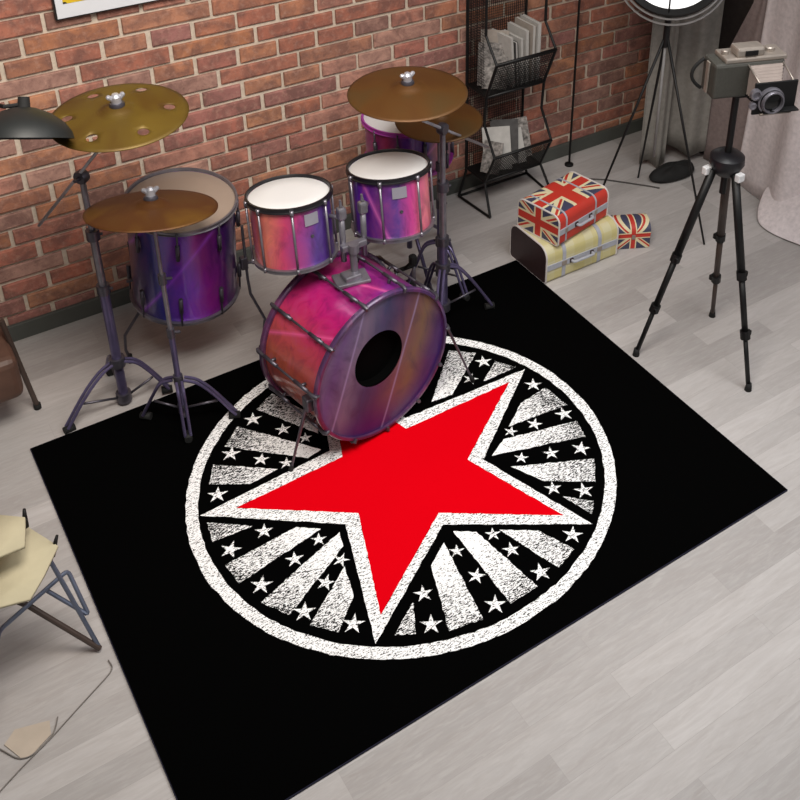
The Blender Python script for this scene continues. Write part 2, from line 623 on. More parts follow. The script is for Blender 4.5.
def rounded(pts, r, seg=4, closed=True):
    """round the corners of a polyline"""
    pts = [Vector(p) for p in pts]
    out = []
    N = len(pts)
    for i, p in enumerate(pts):
        if not closed and i in (0, N - 1):
            out.append(p)
            continue
        a, b = pts[i - 1], pts[(i + 1) % N]
        ra = min(r, (a - p).length * 0.45)
        rb = min(r, (b - p).length * 0.45)
        A = p + (a - p).normalized() * ra
        B = p + (b - p).normalized() * rb
        for k in range(seg + 1):
            t = k / seg
            out.append(A * (1 - t) ** 2 + p * (2 * t * (1 - t)) + B * t * t)
    return out


# ================================================================== THE ROOM
b = MB()
b.box((1.45, 1.35, -0.05), (6.3, 4.7, 0.1))
struct(b.build('floor', M['floor']))

WX0, WX1, WZ = -1.6, 3.78, 2.45
b = MB()
b.use(M['mortar'])
b.box(((WX0 + WX1) / 2, 3.735, WZ / 2), (WX1 - WX0, 0.11, WZ))
b.use(M['brick'])
PITCH, LONG, J = 0.0725, 0.336, 0.0165
for j in range(-20, 14):
    zc = 1.014 - PITCH * j
    if zc < 0.03 or zc > WZ - 0.03:
        continue
    if j % 2 == 0:
        w, x0 = LONG, (1.437 if j % 4 == 0 else 1.605)
    else:
        w, x0 = LONG / 2, 1.530 + (0.0 if (j + 1) % 4 == 0 else -0.008)
    k0 = int((WX0 - x0) / w) - 1
    x = x0 + k0 * w
    while x < WX1:
        xa, xb = x + J / 2 + random.uniform(-0.003, 0.003), x + w - J / 2 + random.uniform(-0.003, 0.003)
        x += w
        xa, xb = max(xa, WX0 + 0.001), min(xb, WX1 - 0.001)
        if xb - xa < 0.03:
            continue
        h = (PITCH - 0.0145) / 2
        yf = 3.668 + random.uniform(-0.002, 0.0025)
        z0, z1 = zc - h + random.uniform(-0.0015, 0.0015), zc + h + random.uniform(-0.0015, 0.0015)
        c = 0.005

        def rr():
            return random.uniform(0.2, 1.4) * c
        outer = [b.bm.verts.new(p) for p in ((xa, yf + 0.012, z0), (xb, yf + 0.012, z0), (xb, yf + 0.012, z1), (xa, yf + 0.012, z1))]
        mid = [b.bm.verts.new(p) for p in ((xa, yf + 0.003, z0), (xb, yf + 0.003, z0), (xb, yf + 0.003, z1), (xa, yf + 0.003, z1))]
        inn = [b.bm.verts.new(p) for p in ((xa + rr(), yf, z0 + rr()), (xb - rr(), yf, z0 + rr()), (xb - rr(), yf, z1 - rr()), (xa + rr(), yf, z1 - rr()))]
        b.skin(outer, mid, False)
        b.skin(mid, inn, False)
        b.face(inn)
struct(b.build('wall_back', None))

b = MB()
b.box(((WX0 + WX1) / 2, 3.661, 0.036), (WX1 - WX0, 0.016, 0.072), bevel=0.003)
struct(b.build('baseboard_back', M['baseboard']))
b = MB()
b.box((3.80, 1.8, WZ / 2), (0.1, 3.76, WZ))
struct(b.build('wall_right', M['plaster']))


# ------------------------------------------------------------------ curtains
def cloth_sheet(path, z0, z1, nz=24, hem=None, flare=None):
    """vertical cloth following a plan path of (x, y) points"""
    b = MB()
    rows = []
    for k in range(nz + 1):
        t = k / nz
        row = []
        for i, (x, y) in enumerate(path):
            dz = hem(i / (len(path) - 1)) if hem else 0
            fx, fy = flare(i / (len(path) - 1), t) if flare else (0, 0)
            row.append(b.bm.verts.new((x + fx, y + fy, (z0 + dz) * (1 - t) + z1 * t)))
        rows.append(row)
    for a, c in zip(rows, rows[1:]):
        for i in range(len(a) - 1):
            f = b.face([a[i], a[i + 1], c[i + 1], c[i]])
            f.smooth = True
    return b


def fold_path(p, q, folds, amp, n=70, phase=0.0):
    p, q = Vector(p), Vector(q)
    d = (q - p)
    nn = Vector((-d.y, d.x)).normalized()
    out = []
    for i in range(n + 1):
        t = i / n
        w = sin(2 * pi * folds * t + phase) + 0.35 * sin(4 * pi * folds * t + 1.3 + phase)
        v = p + d * t + nn * (amp * w)
        out.append((v.x, v.y))
    return out


b = cloth_sheet(fold_path((3.235, 3.36), (3.36, 3.31), 1.2, 0.016), 0.02, 2.4, hem=lambda u: 0.02 * sin(u * 6))
tag(center_origin(b.build('corner_drape', M['drape'], solid=0.004, sharp=0)), 'grey drape hanging in the corner right against the brick wall', 'curtain')
b = cloth_sheet(fold_path((3.375, 3.36), (3.54, 3.22), 1.1, 0.02, phase=1.0), 0.07, 2.4, hem=lambda u: 0.02 * sin(u * 5 + 1))
tag(center_origin(b.build('corner_drape', M['drape'], solid=0.004, sharp=0)), 'taupe drape behind the lamp stand, between corner drape and wide curtain', 'curtain')
b = cloth_sheet(fold_path((3.50, 3.62), (3.70, 2.95), 2.2, 0.015), 0.003, 2.4)  # dark sheet added behind the panels, its colour standing in for the gap's shade
tag(center_origin(b.build('gap_shade_sheet', M['gap_shade'], solid=0.004, sharp=0)), 'added dark sheet for the shaded gap between the grey drapes and the pale curtain', 'curtain')
b = cloth_sheet(fold_path((3.56, 3.25), (3.60, 3.01), 0.9, 0.010, phase=0.6), 0.01, 2.4, flare=lambda u, t: (0.0, -(1 - u) * 0.19 * min(1, max(0, (t - 0.19) / 0.2))))
tag(center_origin(b.build('gathered_curtain', M['curtain_brown'], solid=0.004, sharp=0)), 'brownish curtain gathered towards the top, just left of the wide pale curtain', 'curtain')
pth = fold_path((3.56, 3.00), (3.56, 1.55), 3.3, 0.035, n=160, phase=0.4)
b = cloth_sheet(pth, 0.004, 2.4, nz=30, flare=lambda u, t: (-0.05 * (1 - t) ** 3, 0))
wc = thing('wide_curtain', 'wide pale pinkish-grey curtain at the right edge behind the camera tripod', 'curtain', (3.56, 2.3, 0))
b.build('curtain_cloth', M['curtain'], wc, solid=0.004, sharp=0)
# turned-out hem lying on the floor
b = MB()
rows = []
base = [(3.365, 2.703, 0.004), (3.34, 2.62, 0.004), (3.36, 2.52, 0.004), (3.40, 2.42, 0.004), (3.44, 2.30, 0.004), (3.46, 2.15, 0.004)]
mid = [(3.46, 2.78, 0.05), (3.44, 2.66, 0.06), (3.45, 2.54, 0.065), (3.47, 2.42, 0.06), (3.49, 2.30, 0.06), (3.50, 2.15, 0.05)]
top = [(3.53, 2.80, 0.12), (3.53, 2.68, 0.16), (3.53, 2.55, 0.18), (3.53, 2.42, 0.18), (3.53, 2.30, 0.16), (3.53, 2.15, 0.12)]
for L in (base, mid, top):
    rows.append([b.bm.verts.new(p) for p in L])
for a, c in zip(rows, rows[1:]):
    for i in range(5):
        b.face([a[i], a[i + 1], c[i + 1], c[i]]).smooth = True
b.build('turned_hem', M['curtain'], wc, solid=0.006, sharp=0, subsurf=2)

# ================================================================== RUG
RX0, RX1, RY0, RY1 = 0.262, 2.264, 1.508, 3.047
cx, cy = (RX0 + RX1) / 2, (RY0 + RY1) / 2
b = MB()
b.use(M['rug_side'])
b.box((cx, cy, 0.0045), (RX1 - RX0, RY1 - RY0, 0.007), bevel=0.002)
Z = 0.0082
b.use(M['rug_black'])
b.poly([(RX0 + .002, RY0 + .002), (RX1 - .002, RY0 + .002), (RX1 - .002, RY1 - .002), (RX0 + .002, RY1 - .002)], Z)
CX, CY = 1.262, 2.272
rng = random.Random(3)
b.use(M['chalk'])
N = 200
oo = [b.bm.verts.new((CX + (0.705 + rng.uniform(-.0025, .0025)) * cos(2 * pi * i / N), CY + (0.687 + rng.uniform(-.0025, .0025)) * sin(2 * pi * i / N), Z + .0003)) for i in range(N)]
ii = [b.bm.verts.new((CX + (0.667 + rng.uniform(-.0025, .0025)) * cos(2 * pi * i / N), CY + (0.648 + rng.uniform(-.0025, .0025)) * sin(2 * pi * i / N), Z + .0003)) for i in range(N)]
b.skin(oo, ii, False)
outer = [(0.629, 2.461), (0.993, 2.18), (0.868, 1.76), (1.246, 2.01), (1.638, 1.752), (1.503, 2.167), (1.885, 2.458), (1.385, 2.480), (1.250, 2.900), (1.092, 2.485)]
inner = [(0.735, 2.428), (1.047, 2.196), (0.925, 1.833), (1.259, 2.057), (1.584, 1.829), (1.459, 2.197), (1.796, 2.432), (1.360, 2.434), (1.254, 2.800), (1.116, 2.438)]


def rough_loop(pts, amp, step=0.012):
    out = []
    n = len(pts)
    for i in range(n):
        p, q = Vector(pts[i]), Vector(pts[(i + 1) % n])
        k = max(1, int((q - p).length / step))
        d = (q - p).normalized()
        nn = Vector((-d.y, d.x))
        for j in range(k):
            a = 0 if j == 0 else rng.uniform(-amp, amp)
            out.append(p.lerp(q, j / k) + nn * a)
    return out


def fill_between(mb, outer, inner, z):
    n = len(outer)
    vo = [mb.bm.verts.new((p[0], p[1], z)) for p in outer]
    vi = [mb.bm.verts.new((p[0], p[1], z)) for p in inner]
    for i in range(n):
        mb.face([vo[i], vo[(i + 1) % n], vi[(i + 1) % n], vi[i]])


def subdiv(pts, per):
    out = []
    for i in range(len(pts)):
        p, q = Vector(pts[i]), Vector(pts[(i + 1) % len(pts)])
        for j in range(per):
            v = p.lerp(q, j / per)
            if j:
                v += Vector((rng.uniform(-.0015, .0015), rng.uniform(-.0015, .0015)))
            out.append(v)
    return out


fill_between(b, subdiv(outer, 24), subdiv(inner, 24), Z + .0006)
b.use(M['red_print'])
vs = [b.bm.verts.new((p[0], p[1], Z + .0005)) for p in inner]
cc = b.bm.verts.new((CX, CY, Z + .0005))
for i in range(10):
    b.face([cc, vs[i], vs[(i + 1) % 10]])
STRIPES = [
    [(1.047, 2.85), (1.13, 2.648), (1.096, 2.579), (0.967, 2.806)], [(0.88, 2.763), (1.071, 2.507), (1.017, 2.496), (0.806, 2.698)],
    [(0.744, 2.641), (0.913, 2.506), (0.813, 2.496), (0.7, 2.567)], [(0.637, 2.424), (0.752, 2.331), (0.624, 2.343)],
    [(0.861, 2.254), (0.921, 2.205), (0.632, 2.157), (0.622, 2.242)], [(0.964, 2.163), (0.948, 2.108), (0.709, 1.977), (0.658, 2.062)],
    [(0.918, 2.04), (0.89, 1.931), (0.799, 1.85), (0.743, 1.915)], [(1.024, 1.819), (0.978, 1.725), (0.925, 1.755)],
    [(1.211, 1.95), (1.162, 1.658), (1.06, 1.681), (1.134, 1.899)], [(1.258, 1.971), (1.317, 1.929), (1.358, 1.661), (1.257, 1.658)],
    [(1.381, 1.896), (1.48, 1.827), (1.531, 1.708), (1.449, 1.68)], [(1.89, 2.338), (1.899, 2.221), (1.663, 2.247), (1.765, 2.318)],
    [(1.88, 2.139), (1.857, 2.062), (1.537, 2.166), (1.613, 2.207)], [(1.817, 1.965), (1.757, 1.883), (1.616, 1.979), (1.562, 2.091)],
    [(1.628, 1.894), (1.701, 1.822), (1.662, 1.784)], [(1.705, 2.703), (1.783, 2.633), (1.583, 2.49), (1.503, 2.499)],
    [(1.816, 2.556), (1.865, 2.485), (1.718, 2.487)], [(1.60, 2.79), (1.66, 2.74), (1.45, 2.53), (1.42, 2.56)], [(1.33, 2.88), (1.42, 2.86), (1.37, 2.62), (1.34, 2.72)]]
STARS = [(1.102, 2.836), (0.937, 2.766), (1.004, 2.664), (1.05, 2.585), (0.811, 2.655), (0.885, 2.576), (0.948, 2.515), (0.707, 2.511), (0.771, 2.294), (0.658, 2.285), (0.897, 2.172), (0.804, 2.146), (0.684, 2.116), (0.919, 2.066), (0.844, 2.019), (0.749, 1.964), (0.847, 1.851), (1.064, 1.827), (1.029, 1.727), (1.227, 1.901), (1.227, 1.793), (1.218, 1.68), (1.355, 1.893), (1.369, 1.813), (1.395, 1.697), (1.56, 1.754), (1.86, 2.372), (1.862, 2.19), (1.745, 2.207), (1.655, 2.223), (1.809, 2.026), (1.71, 2.065), (1.614, 2.103), (1.623, 1.938), (1.701, 1.875), (1.778, 2.577), (1.685, 2.524), (1.55, 2.83)]
b.use(M['chalk_sparse'])
for i, S in enumerate(STRIPES):
    P = rough_loop(S, 0.0018)
    m_ = Vector((sum(p.x for p in P) / len(P), sum(p.y for p in P) / len(P)))
    cv = b.bm.verts.new((m_.x, m_.y, Z + .0004))
    vv = [b.bm.verts.new((p.x, p.y, Z + .0004)) for p in P]
    for k in range(len(vv)):
        b.face([cv, vv[k], vv[(k + 1) % len(vv)]])
b.use(M['chalk'])
for (x, y) in STARS:
    rad = (Vector((x, y)) - Vector((CX, CY))).length
    R = 0.022 + 0.011 * min(1, max(0, (rad - 0.3) / 0.3))
    a0 = pi / 2 + rng.uniform(-0.25, 0.25) - 0.6
    cv = b.bm.verts.new((x, y, Z + .0007))
    vv = [b.bm.verts.new((x + (R * 1.05 if k % 2 == 0 else R * 0.37) * cos(a0 + k * pi / 5), y + (R * 1.05 if k % 2 == 0 else R * 0.37) * sin(a0 + k * pi / 5), Z + .0007)) for k in range(10)]
    for k in range(10):
        b.face([cv, vv[k], vv[(k + 1) % 10]])
rug = b.build('printed_rug', None, sharp=0)
tag(center_origin(rug), 'black rectangular rug printed with a red star inside a white chalk circle', 'rug')


# ================================================================== DRUMS
def frame_of(n):
    n = Vector(n).normalized()
    u = Vector((0, 1, 0)).cross(n).normalized()
    return n, u, n.cross(u)


def drum(name, label, c, nrm, r, h, wrap, hoop_mat, head_mat, rod_angles, full_rods=True, badge=None, vent=None, hoop_bottom=None, group=None):
    """c: centre of the batter head; nrm: head normal; c - nrm*h is the bottom"""
    n, u, v = frame_of(nrm)
    c = Vector(c)
    t = thing(name, label, 'drum', c - n * h, group)
    rs = r - 0.008
    b = MB()
    b.lathe(c, -n, [(rs, 0.006), (rs, h - 0.004)], 72)
    b.lathe(c, -n, [(rs - 0.006, 0.010), (rs - 0.006, h - 0.006)], 72)
    b.build('shell', wrap, t)
    b = MB()
    b.lathe(c, -n, [(0, 0.003), (r * 0.5, 0.003), (r - 0.012, 0.004), (r - 0.006, 0.008)], 72)
    b.build('drum_head', head_mat, t)
    b = MB()
    b.lathe(c, -n, [(rs + 0.002, 0.014), (r + 0.004, 0.014), (r + 0.005, 0.011), (r + 0.001, 0.009), (r, 0.002), (r + 0.002, -0.003), (r - 0.004, -0.004), (r - 0.006, 0.0), (r - 0.006, 0.012)], 72, closed=True)
    b.build('top_hoop', hoop_mat, t)
    b = MB()
    b.lathe(c, -n, [(rs + 0.001, h - 0.016), (r + 0.004, h - 0.016), (r + 0.004, h - 0.012), (r, h - 0.010), (r, h), (rs - 0.006, h), (rs - 0.006, h - 0.012)], 72, closed=True)
    b.build('bottom_hoop', hoop_bottom or hoop_mat, t)
    b = MB()
    b.lathe(c, -n, [(0, h - 0.003), (r - 0.012, h - 0.003)], 48)
    b.build('resonant_head', M['clear_head'], t)
    for a in rod_angles:
        d = u * cos(radians(a)) + v * sin(radians(a))
        p = c + d * (rs + 0.010)
        if full_rods:
            b = MB()
            b.tube([p - n * 0.012, p - n * (h - 0.008)], 0.0042, 8)
            b.tube([p - n * 0.004, p - n * 0.022], 0.007, 8)
            b.tube([p - n * (h - 0.018), p - n * (h - 0.002)], 0.006, 8)
            b.build('tension_rod', M['chrome'], t)
        else:
            for s0, s1 in ((0.004, 0.115), (h - 0.125, h - 0.004)):
                b = MB()
                b.tube([p - n * s0, p - n * s1], 0.0036, 8)
                mid0, mid1 = (s1 - 0.062, s1) if s0 < 0.1 else (s0, s0 + 0.062)
                b.tube([p - n * mid0, p - n * mid1], 0.0072, 10)
                b.box(c + d * (rs + 0.004) - n * ((mid0 + mid1) / 2), (0.008, 0.008, 0.03))
                b.build('lug', M['steel_dark'], t)
    if badge:
        a, z = badge
        b = MB()
        rings = []
        for zz in (z - 0.020, z + 0.020):
            rings.append([b.bm.verts.new(c - n * zz + (u * cos(radians(a + k * 3 - 10.5)) + v * sin(radians(a + k * 3 - 10.5))) * (rs + 0.0025)) for k in range(8)])
        for k in range(7):
            b.face([rings[0][k], rings[0][k + 1], rings[1][k + 1], rings[1][k]])
        b.build('badge', M['badge'], t, solid=0.002)
    if vent:
        a, z = vent
        d = u * cos(radians(a)) + v * sin(radians(a))
        b = MB()
        b.lathe(c - n * z + d * (rs - 0.001), d, [(0.006, 0), (0.006, 0.003), (0.003, 0.004), (0.0, 0.002)], 14)
        b.build('vent', M['steel_dark'], t)
    return t


A8 = [-158, -111, -60, -12, 33, 78, 123, 168]
tom1 = drum('rack_tom', 'small mounted tom with orange-to-purple wrap, left of the two front toms', (1.15, 2.79, 0.856), (0.024, 0.132, 1), 0.137, 0.229,
            M['tom_wrap_a'], M['black_hoop'], M['white_head'], A8, True, (-84, 0.05), (-85, 0.11), M['chrome'])
tom2 = drum('rack_tom', 'mounted tom with violet-to-pink wrap, right of the two front toms', (1.519, 2.794, 0.84), (0.029, 0.151, 1), 0.141, 0.23,
            M['tom_wrap_b'], M['black_hoop'], M['white_head'], [-131, -77, -23, 30, 85, 138, 178], True, (-105, 0.05), (-104, 0.12), M['chrome'])
ftom = drum('floor_tom', 'large purple floor tom on its own legs beneath the lower left cymbal', (0.917, 3.186, 0.697), (0.038, -0.095, 1), 0.190, 0.41,
            M['floor_tom_wrap'], M['chrome'], M['clear_head'], [-158, -114, -70, -25, 20, 65, 110, 155], False)
for (ax, ay), (fx, fy), bulge in (((0.735, 3.235), (0.684, 3.302), -0.02), ((1.10, 3.12), (1.11, 3.084), 0.03), ((0.97, 3.375), (0.99, 3.42), 0.0)):
    d = Vector((ax - 0.917, ay - 3.2, 0)).normalized()
    b = MB()
    P0 = V(ax, ay, 0.56)
    pts = [P0, V(ax, ay, 0.33), V(ax, ay, 0.26) + d * 0.004, V((ax + fx) / 2, (ay + fy) / 2, 0.15) + d * 0.035, V(fx, fy, 0.06) + d * 0.01, V(fx, fy, 0.012)]
    b.tube(pts, 0.0055, 8)
    lg = b.build('leg', M['steel_dark'], ftom)
    b = MB()
    b.tube([V(fx, fy, 0.0), V(fx, fy, 0.035)], [0.011, 0.009], 10)
    b.build('rubber_foot', M['rubber'], lg)
    b = MB()
    b.box(V(ax, ay, 0.40) - d * 0.008, (0.026, 0.026, 0.05), bevel=0.004)
    b.tube([V(ax, ay, 0.40), V(ax, ay, 0.40) + d * 0.03], 0.006, 8)
    b.build('leg_bracket', M['steel_dark'], ftom)

snare = drum('snare_drum', 'purple snare drum at the back, behind the pink tom under two cymbals', (1.89, 3.31, 0.70), (0.0, 0.04, 1), 0.178, 0.20,
             M['snare_wrap'], M['magenta_hoop'], M['white_head'], [-165, -132, -98, -62, -25, 20, 70, 120], False)
# snare stand as a thing of its own
st = thing('snare_stand', 'low tripod stand carrying the purple snare drum', 'stand', (1.89, 3.31, 0))
b = MB()
b.tube([V(1.89, 3.31, 0.06), V(1.89, 3.31, 0.46)], 0.012, 10)
b.build('centre_tube', M['chrome_violet'], st)
for a in (20, 140, 260):
    d = V(cos(radians(a)), sin(radians(a)), 0)
    b = MB()
    b.tube([V(1.89, 3.31, 0.45), V(1.89, 3.31, 0.47) + d * 0.19, V(1.89, 3.31, 0.50) + d * 0.196], 0.007, 8)
    b.build('basket_arm', M['chrome'], st)
    b = MB()
    b.tube([V(1.89, 3.31, 0.24), V(1.89, 3.31, 0.012) + d * 0.24], 0.008, 8)
    b.build('leg', M['chrome_violet'], st)

# ------------------------------------------------------------------ bass drum
BB = V(-0.185, 0.983, 0).normalized()
BU = V(0.983, 0.185, 0).normalized()
BF = V(1.300, 2.457, 0.303)
BR, BL = 0.283, 0.315


def bp(phi, along, r):
    return BF + BB * along + (BU * cos(radians(phi)) + V(0, 0, sin(radians(phi)))) * r


bass = thing('bass_drum', 'big magenta and orange bass drum lying on its side on the rug', 'drum', (1.30, 2.457, 0))
b = MB()
b.lathe(BF, BB, [(0.268, 0.02), (0.268, BL - 0.02)], 96)
b.lathe(BF, BB, [(0.261, 0.02), (0.261, BL - 0.02)], 96)
b.build('shell', M['bass_wrap'], bass)
for nm, s0, s1 in (('front_hoop', 0.0, 0.020), ('rear_hoop', BL - 0.022, BL)):
    b = MB()
    b.lathe(BF, BB, [(0.270, s0), (0.279, s0), (0.283, s0 + 0.005), (0.283, s1 - 0.005), (0.279, s1), (0.270, s1)], 96, closed=True)
    b.build(nm, M['purple_hoop'], bass)
b = MB()
hc = BF + BB * 0.008 + BU * -0.019 + V(0, 0, 0.036)
ang0 = 96
vo = [b.bm.verts.new(BF + BB * 0.010 + (BU * cos(2 * pi * i / ang0) + V(0, 0, 1) * sin(2 * pi * i / ang0)) * 0.270) for i in range(ang0)]
vm = [b.bm.verts.new(BF + BB * 0.008 + (BU * cos(2 * pi * i / ang0) + V(0, 0, 1) * sin(2 * pi * i / ang0)) * 0.20) for i in range(ang0)]
vi = [b.bm.verts.new(hc + (BU * cos(2 * pi * i / ang0) * 0.100 + V(0, 0, 1) * sin(2 * pi * i / ang0) * 0.106)) for i in range(ang0)]
b.skin(vo, vm)
b.skin(vm, vi)
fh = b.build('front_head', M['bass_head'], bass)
b = MB()
b.lathe(hc + BB * 0.004, BB, [(0, 0.03), (0.10, 0.03), (0.104, 0.0)], 64)
b.build('port_hole', M['port'], fh)
b = MB()
b.lathe(BF + BB * (BL - 0.01), BB, [(0, 0), (0.272, 0)], 64)
b.build('rear_head', M['white_head'], bass)
for ph in (138, 104, 71, 35, 0, 172, 208, 240, 270, 300, 330):
    b = MB()
    b.tube([bp(ph, 0.012, 0.288), bp(ph, BL - 0.012, 0.288)], 0.0042, 8)
    for s in (0.075, BL - 0.075):
        b.tube([bp(ph, s - 0.035, 0.287), bp(ph, s + 0.035, 0.287)], 0.0065, 10)
        b.tube([bp(ph, s, 0.265), bp(ph, s, 0.287)], 0.006, 8)
    b.build('tension_rod', M['steel_dark'], bass)
    for s, sg in ((0.0, 1), (BL, -1)):
        b = MB()
        b.tube([bp(ph, s + sg * 0.038, 0.288), bp(ph, s + sg * 0.008, 0.288), bp(ph, s - sg * 0.003, 0.283), bp(ph, s - sg * 0.003, 0.272)], [0.005, 0.0075, 0.007, 0.004], 8)
        b.build('claw', M['steel_dark'], bass)
for (phi, foot) in ((172, V(0.947, 2.478, 0.009)), (21, V(1.686, 2.508, 0.009))):
    p0 = bp(phi + (12 if phi > 90 else 3), 0.05, 0.285)
    d = (foot - p0)
    b = MB()
    b.tube([p0, p0 + d * 0.5, foot], [0.0065, 0.005, 0.0035], 8)
    sp = b.build('spur', M['steel_dark'], bass)
    b = MB()
    b.tube([p0 + d * 0.93, foot], [0.007, 0.009], 8)
    b.build('rubber_foot', M['rubber'], sp)
    b = MB()
    b.box(bp(phi + (12 if phi > 90 else 3), 0.05, 0.278), (0.03, 0.04, 0.05), bevel=0.006)
    b.build('spur_bracket', M['steel_dark'], bass)

# tom mount on top of the bass shell
tm = thing('tom_mount', 'chrome double tom holder bolted to the top of the bass drum', 'drum hardware', (1.268, 2.61, 0.572))
b = MB()
b.box((1.268, 2.61, 0.577), (0.115, 0.075, 0.012), rot=Matrix.Rotation(-0.19, 3, 'Z'), bevel=0.004)
b.box((1.268, 2.61, 0.590), (0.06, 0.05, 0.02), bevel=0.006)
b.build('base_plate', M['chrome'], tm)
b = MB()
b.tube([V(1.285, 2.615, 0.58), V(1.285, 2.625, 0.70)], 0.0125, 12)
b.tube([V(1.285, 2.615, 0.675), V(1.285, 2.615, 0.705)], 0.018, 12)
b.build('post', M['chrome'], tm)
b = MB()
b.box((1.292, 2.630, 0.690), (0.09, 0.026, 0.022), bevel=0.004)
b.build('cross_block', M['chrome'], tm)
for (x, y, tx, ty) in ((1.262, 2.645, 1.235, 2.715), (1.336, 2.640, 1.385, 2.705)):
    b = MB()
    b.tube([V(x, y, 0.63), V(x, y, 0.80)], 0.010, 10)
    b.tube([V(x, y, 0.800), V(tx, ty, 0.778)], 0.008, 8)
    arm = b.build('tom_arm', M['chrome'], tm)
    b = MB()
    b.box((x, y, 0.815), (0.030, 0.030, 0.045), bevel=0.009)
    b.tube([V(x, y, 0.84), V(x - 0.002, y, 0.865)], [0.006, 0.004], 8)
    b.build('ratchet_clamp', M['chrome'], arm)


# ------------------------------------------------------------------ cymbals
def cymbal(name, label, c, nrm, r, mat, bell=0.16, holes=(), group=None):
    """a shallow bowed disc with a bell; felt and wing nut on top"""
    n = Vector(nrm).normalized()
    c = Vector(c)
    t = thing(name, label, 'cymbal', c, group)
    u = V(1, 0, 0)
    u = (u - n * u.dot(n)).normalized()
    v = n.cross(u)

    def height(q):
        k = q / r
        hgt = 0.022 * (1 - k * k) + 0.004
        if k < bell * 1.5:
            hgt += 0.016 * max(0.0, cos(min(1, k / (bell * 1.5)) * pi / 2)) ** 0.7
        return hgt - 0.006
    pts, edges = [], []
    NR = 72
    rad = [r] + [r * f for f in (0.93, 0.85, 0.7, 0.55, 0.42, 0.32, bell * 1.5, bell * 1.2, bell * 0.8, bell * 0.4)]
    for j, rr_ in enumerate(rad):
        m = NR if rr_ > r * 0.5 else (36 if rr_ > r * 0.2 else 20)
        s0 = len(pts)
        for i in range(m):
            p = Vector((rr_ * cos(2 * pi * i / m), rr_ * sin(2 * pi * i / m)))
            if all((p - Vector(h[:2])).length > h[2] * 1.25 for h in holes) or j == 0:
                pts.append(p)
        if j == 0:
            edges += [(s0 + i, s0 + (i + 1) % m) for i in range(m)]
    for (hx, hy, hr) in holes:
        s0 = len(pts)
        pts += [Vector((hx + hr * cos(2 * pi * i / 20), hy + hr * sin(2 * pi * i / 20))) for i in range(20)]
        edges += [(s0 + i, s0 + (i + 1) % 20) for i in range(20)]
    pts.append(Vector((0, 0)))
    res = delaunay_2d_cdt(pts, edges, [], 1, 1e-6)
    b = MB()
    vv = [b.bm.verts.new(c + u * p.x + v * p.y + n * height(p.length)) for p in res[0]]
    for f in res[2]:
        m = sum((res[0][i] for i in f), Vector((0, 0))) / len(f)
        if any((m - Vector(h[:2])).length < h[2] for h in holes):
            continue
        g = b.face([vv[i] for i in f])
        if g:
            g.smooth = True
    b.build('plate', mat, t, solid=0.0022, sharp=0)
    b = MB()
    b.lathe(c + n * 0.033, n, [(0, 0), (0.022, 0), (0.023, 0.004), (0.020, 0.012), (0.0, 0.013)], 20)
    b.build('felt', M['steel_dark'], t)
    b = MB()
    b.lathe(c + n * 0.045, n, [(0, 0), (0.015, 0), (0.015, 0.020), (0.009, 0.028), (0, 0.029)], 14)
    for s in (-1, 1):
        b.tube([c + n * 0.055 + u * s * 0.008, c + n * 0.068 + u * s * 0.022, c + n * 0.070 + u * s * 0.026], [0.007, 0.008, 0.004], 8)
    b.tube([c - n * 0.045, c + n * 0.075], 0.004, 8)
    b.build('wing_nut', M['bright_chrome'], t)
    return t


holes = [(0.145 * cos(radians(a)), 0.145 * sin(radians(a)), 0.0165) for a in (103, 45, -18, -80, -138, 161)]
cymbal('holed_crash_cymbal', 'olive-gold cymbal with six round holes, highest at the left', (0.703, 2.94, 1.193), (-0.029, -0.039, 1), 0.20, M['cym_olive'], 0.17, holes)
cymbal('ride_cymbal', 'brown cymbal tilted over the floor tom on the thin left stand', (0.744, 2.905, 0.868), (0.13, 0.20, 1), 0.200, M['cym_rust'], 0.17)
cymbal('crash_cymbal', 'large brown cymbal at the right, overlapping a smaller one, above the pink tom', (1.597, 2.787, 1.097), (-0.01, -0.015, 1), 0.20, M['cym_brown'], 0.17)
cymbal('splash_cymbal', 'smaller brown cymbal partly hidden under the large right cymbal', (1.898, 3.080, 0.778), (-0.02, -0.03, 1), 0.167, M['cym_brown'], 0.17)


# ------------------------------------------------------------------ cymbal stands
def braced_leg(t, c, foot, hub_z, brace_z, mat, mat2):
    c, foot = Vector(c), Vector(foot)
    top = V(c.x, c.y, hub_z)
    d = (foot - V(c.x, c.y, foot.z)).normalized()
    b = MB()
    pts = [top + d * 0.018, top + d * 0.06 + V(0, 0, -0.012), top.lerp(foot, 0.5) + d * 0.02 + V(0, 0, 0.03), foot + V(0, 0, 0.02)]
    sm = rounded(pts, 0.08, 4, closed=False)
    side = V(-d.y, d.x, 0) * 0.009
    b.tube([p + side for p in sm], 0.0055, 8)
    b.tube([p - side for p in sm], 0.0055, 8)
    lg = b.build('leg', mat, t)
    b = MB()
    b.tube([foot + V(0, 0, 0.0) - d * 0.025 + V(0, 0, 0.012), foot + V(0, 0, 0.012) + d * 0.012], [0.014, 0.013], 10)
    b.build('rubber_foot', M['rubber'], lg)
    b = MB()
    b.tube([V(c.x, c.y, brace_z) + d * 0.015, top.lerp(foot, 0.62) + d * 0.01 + V(0, 0, 0.012)], 0.0045, 8)
    b.build('leg_brace', mat2, t)


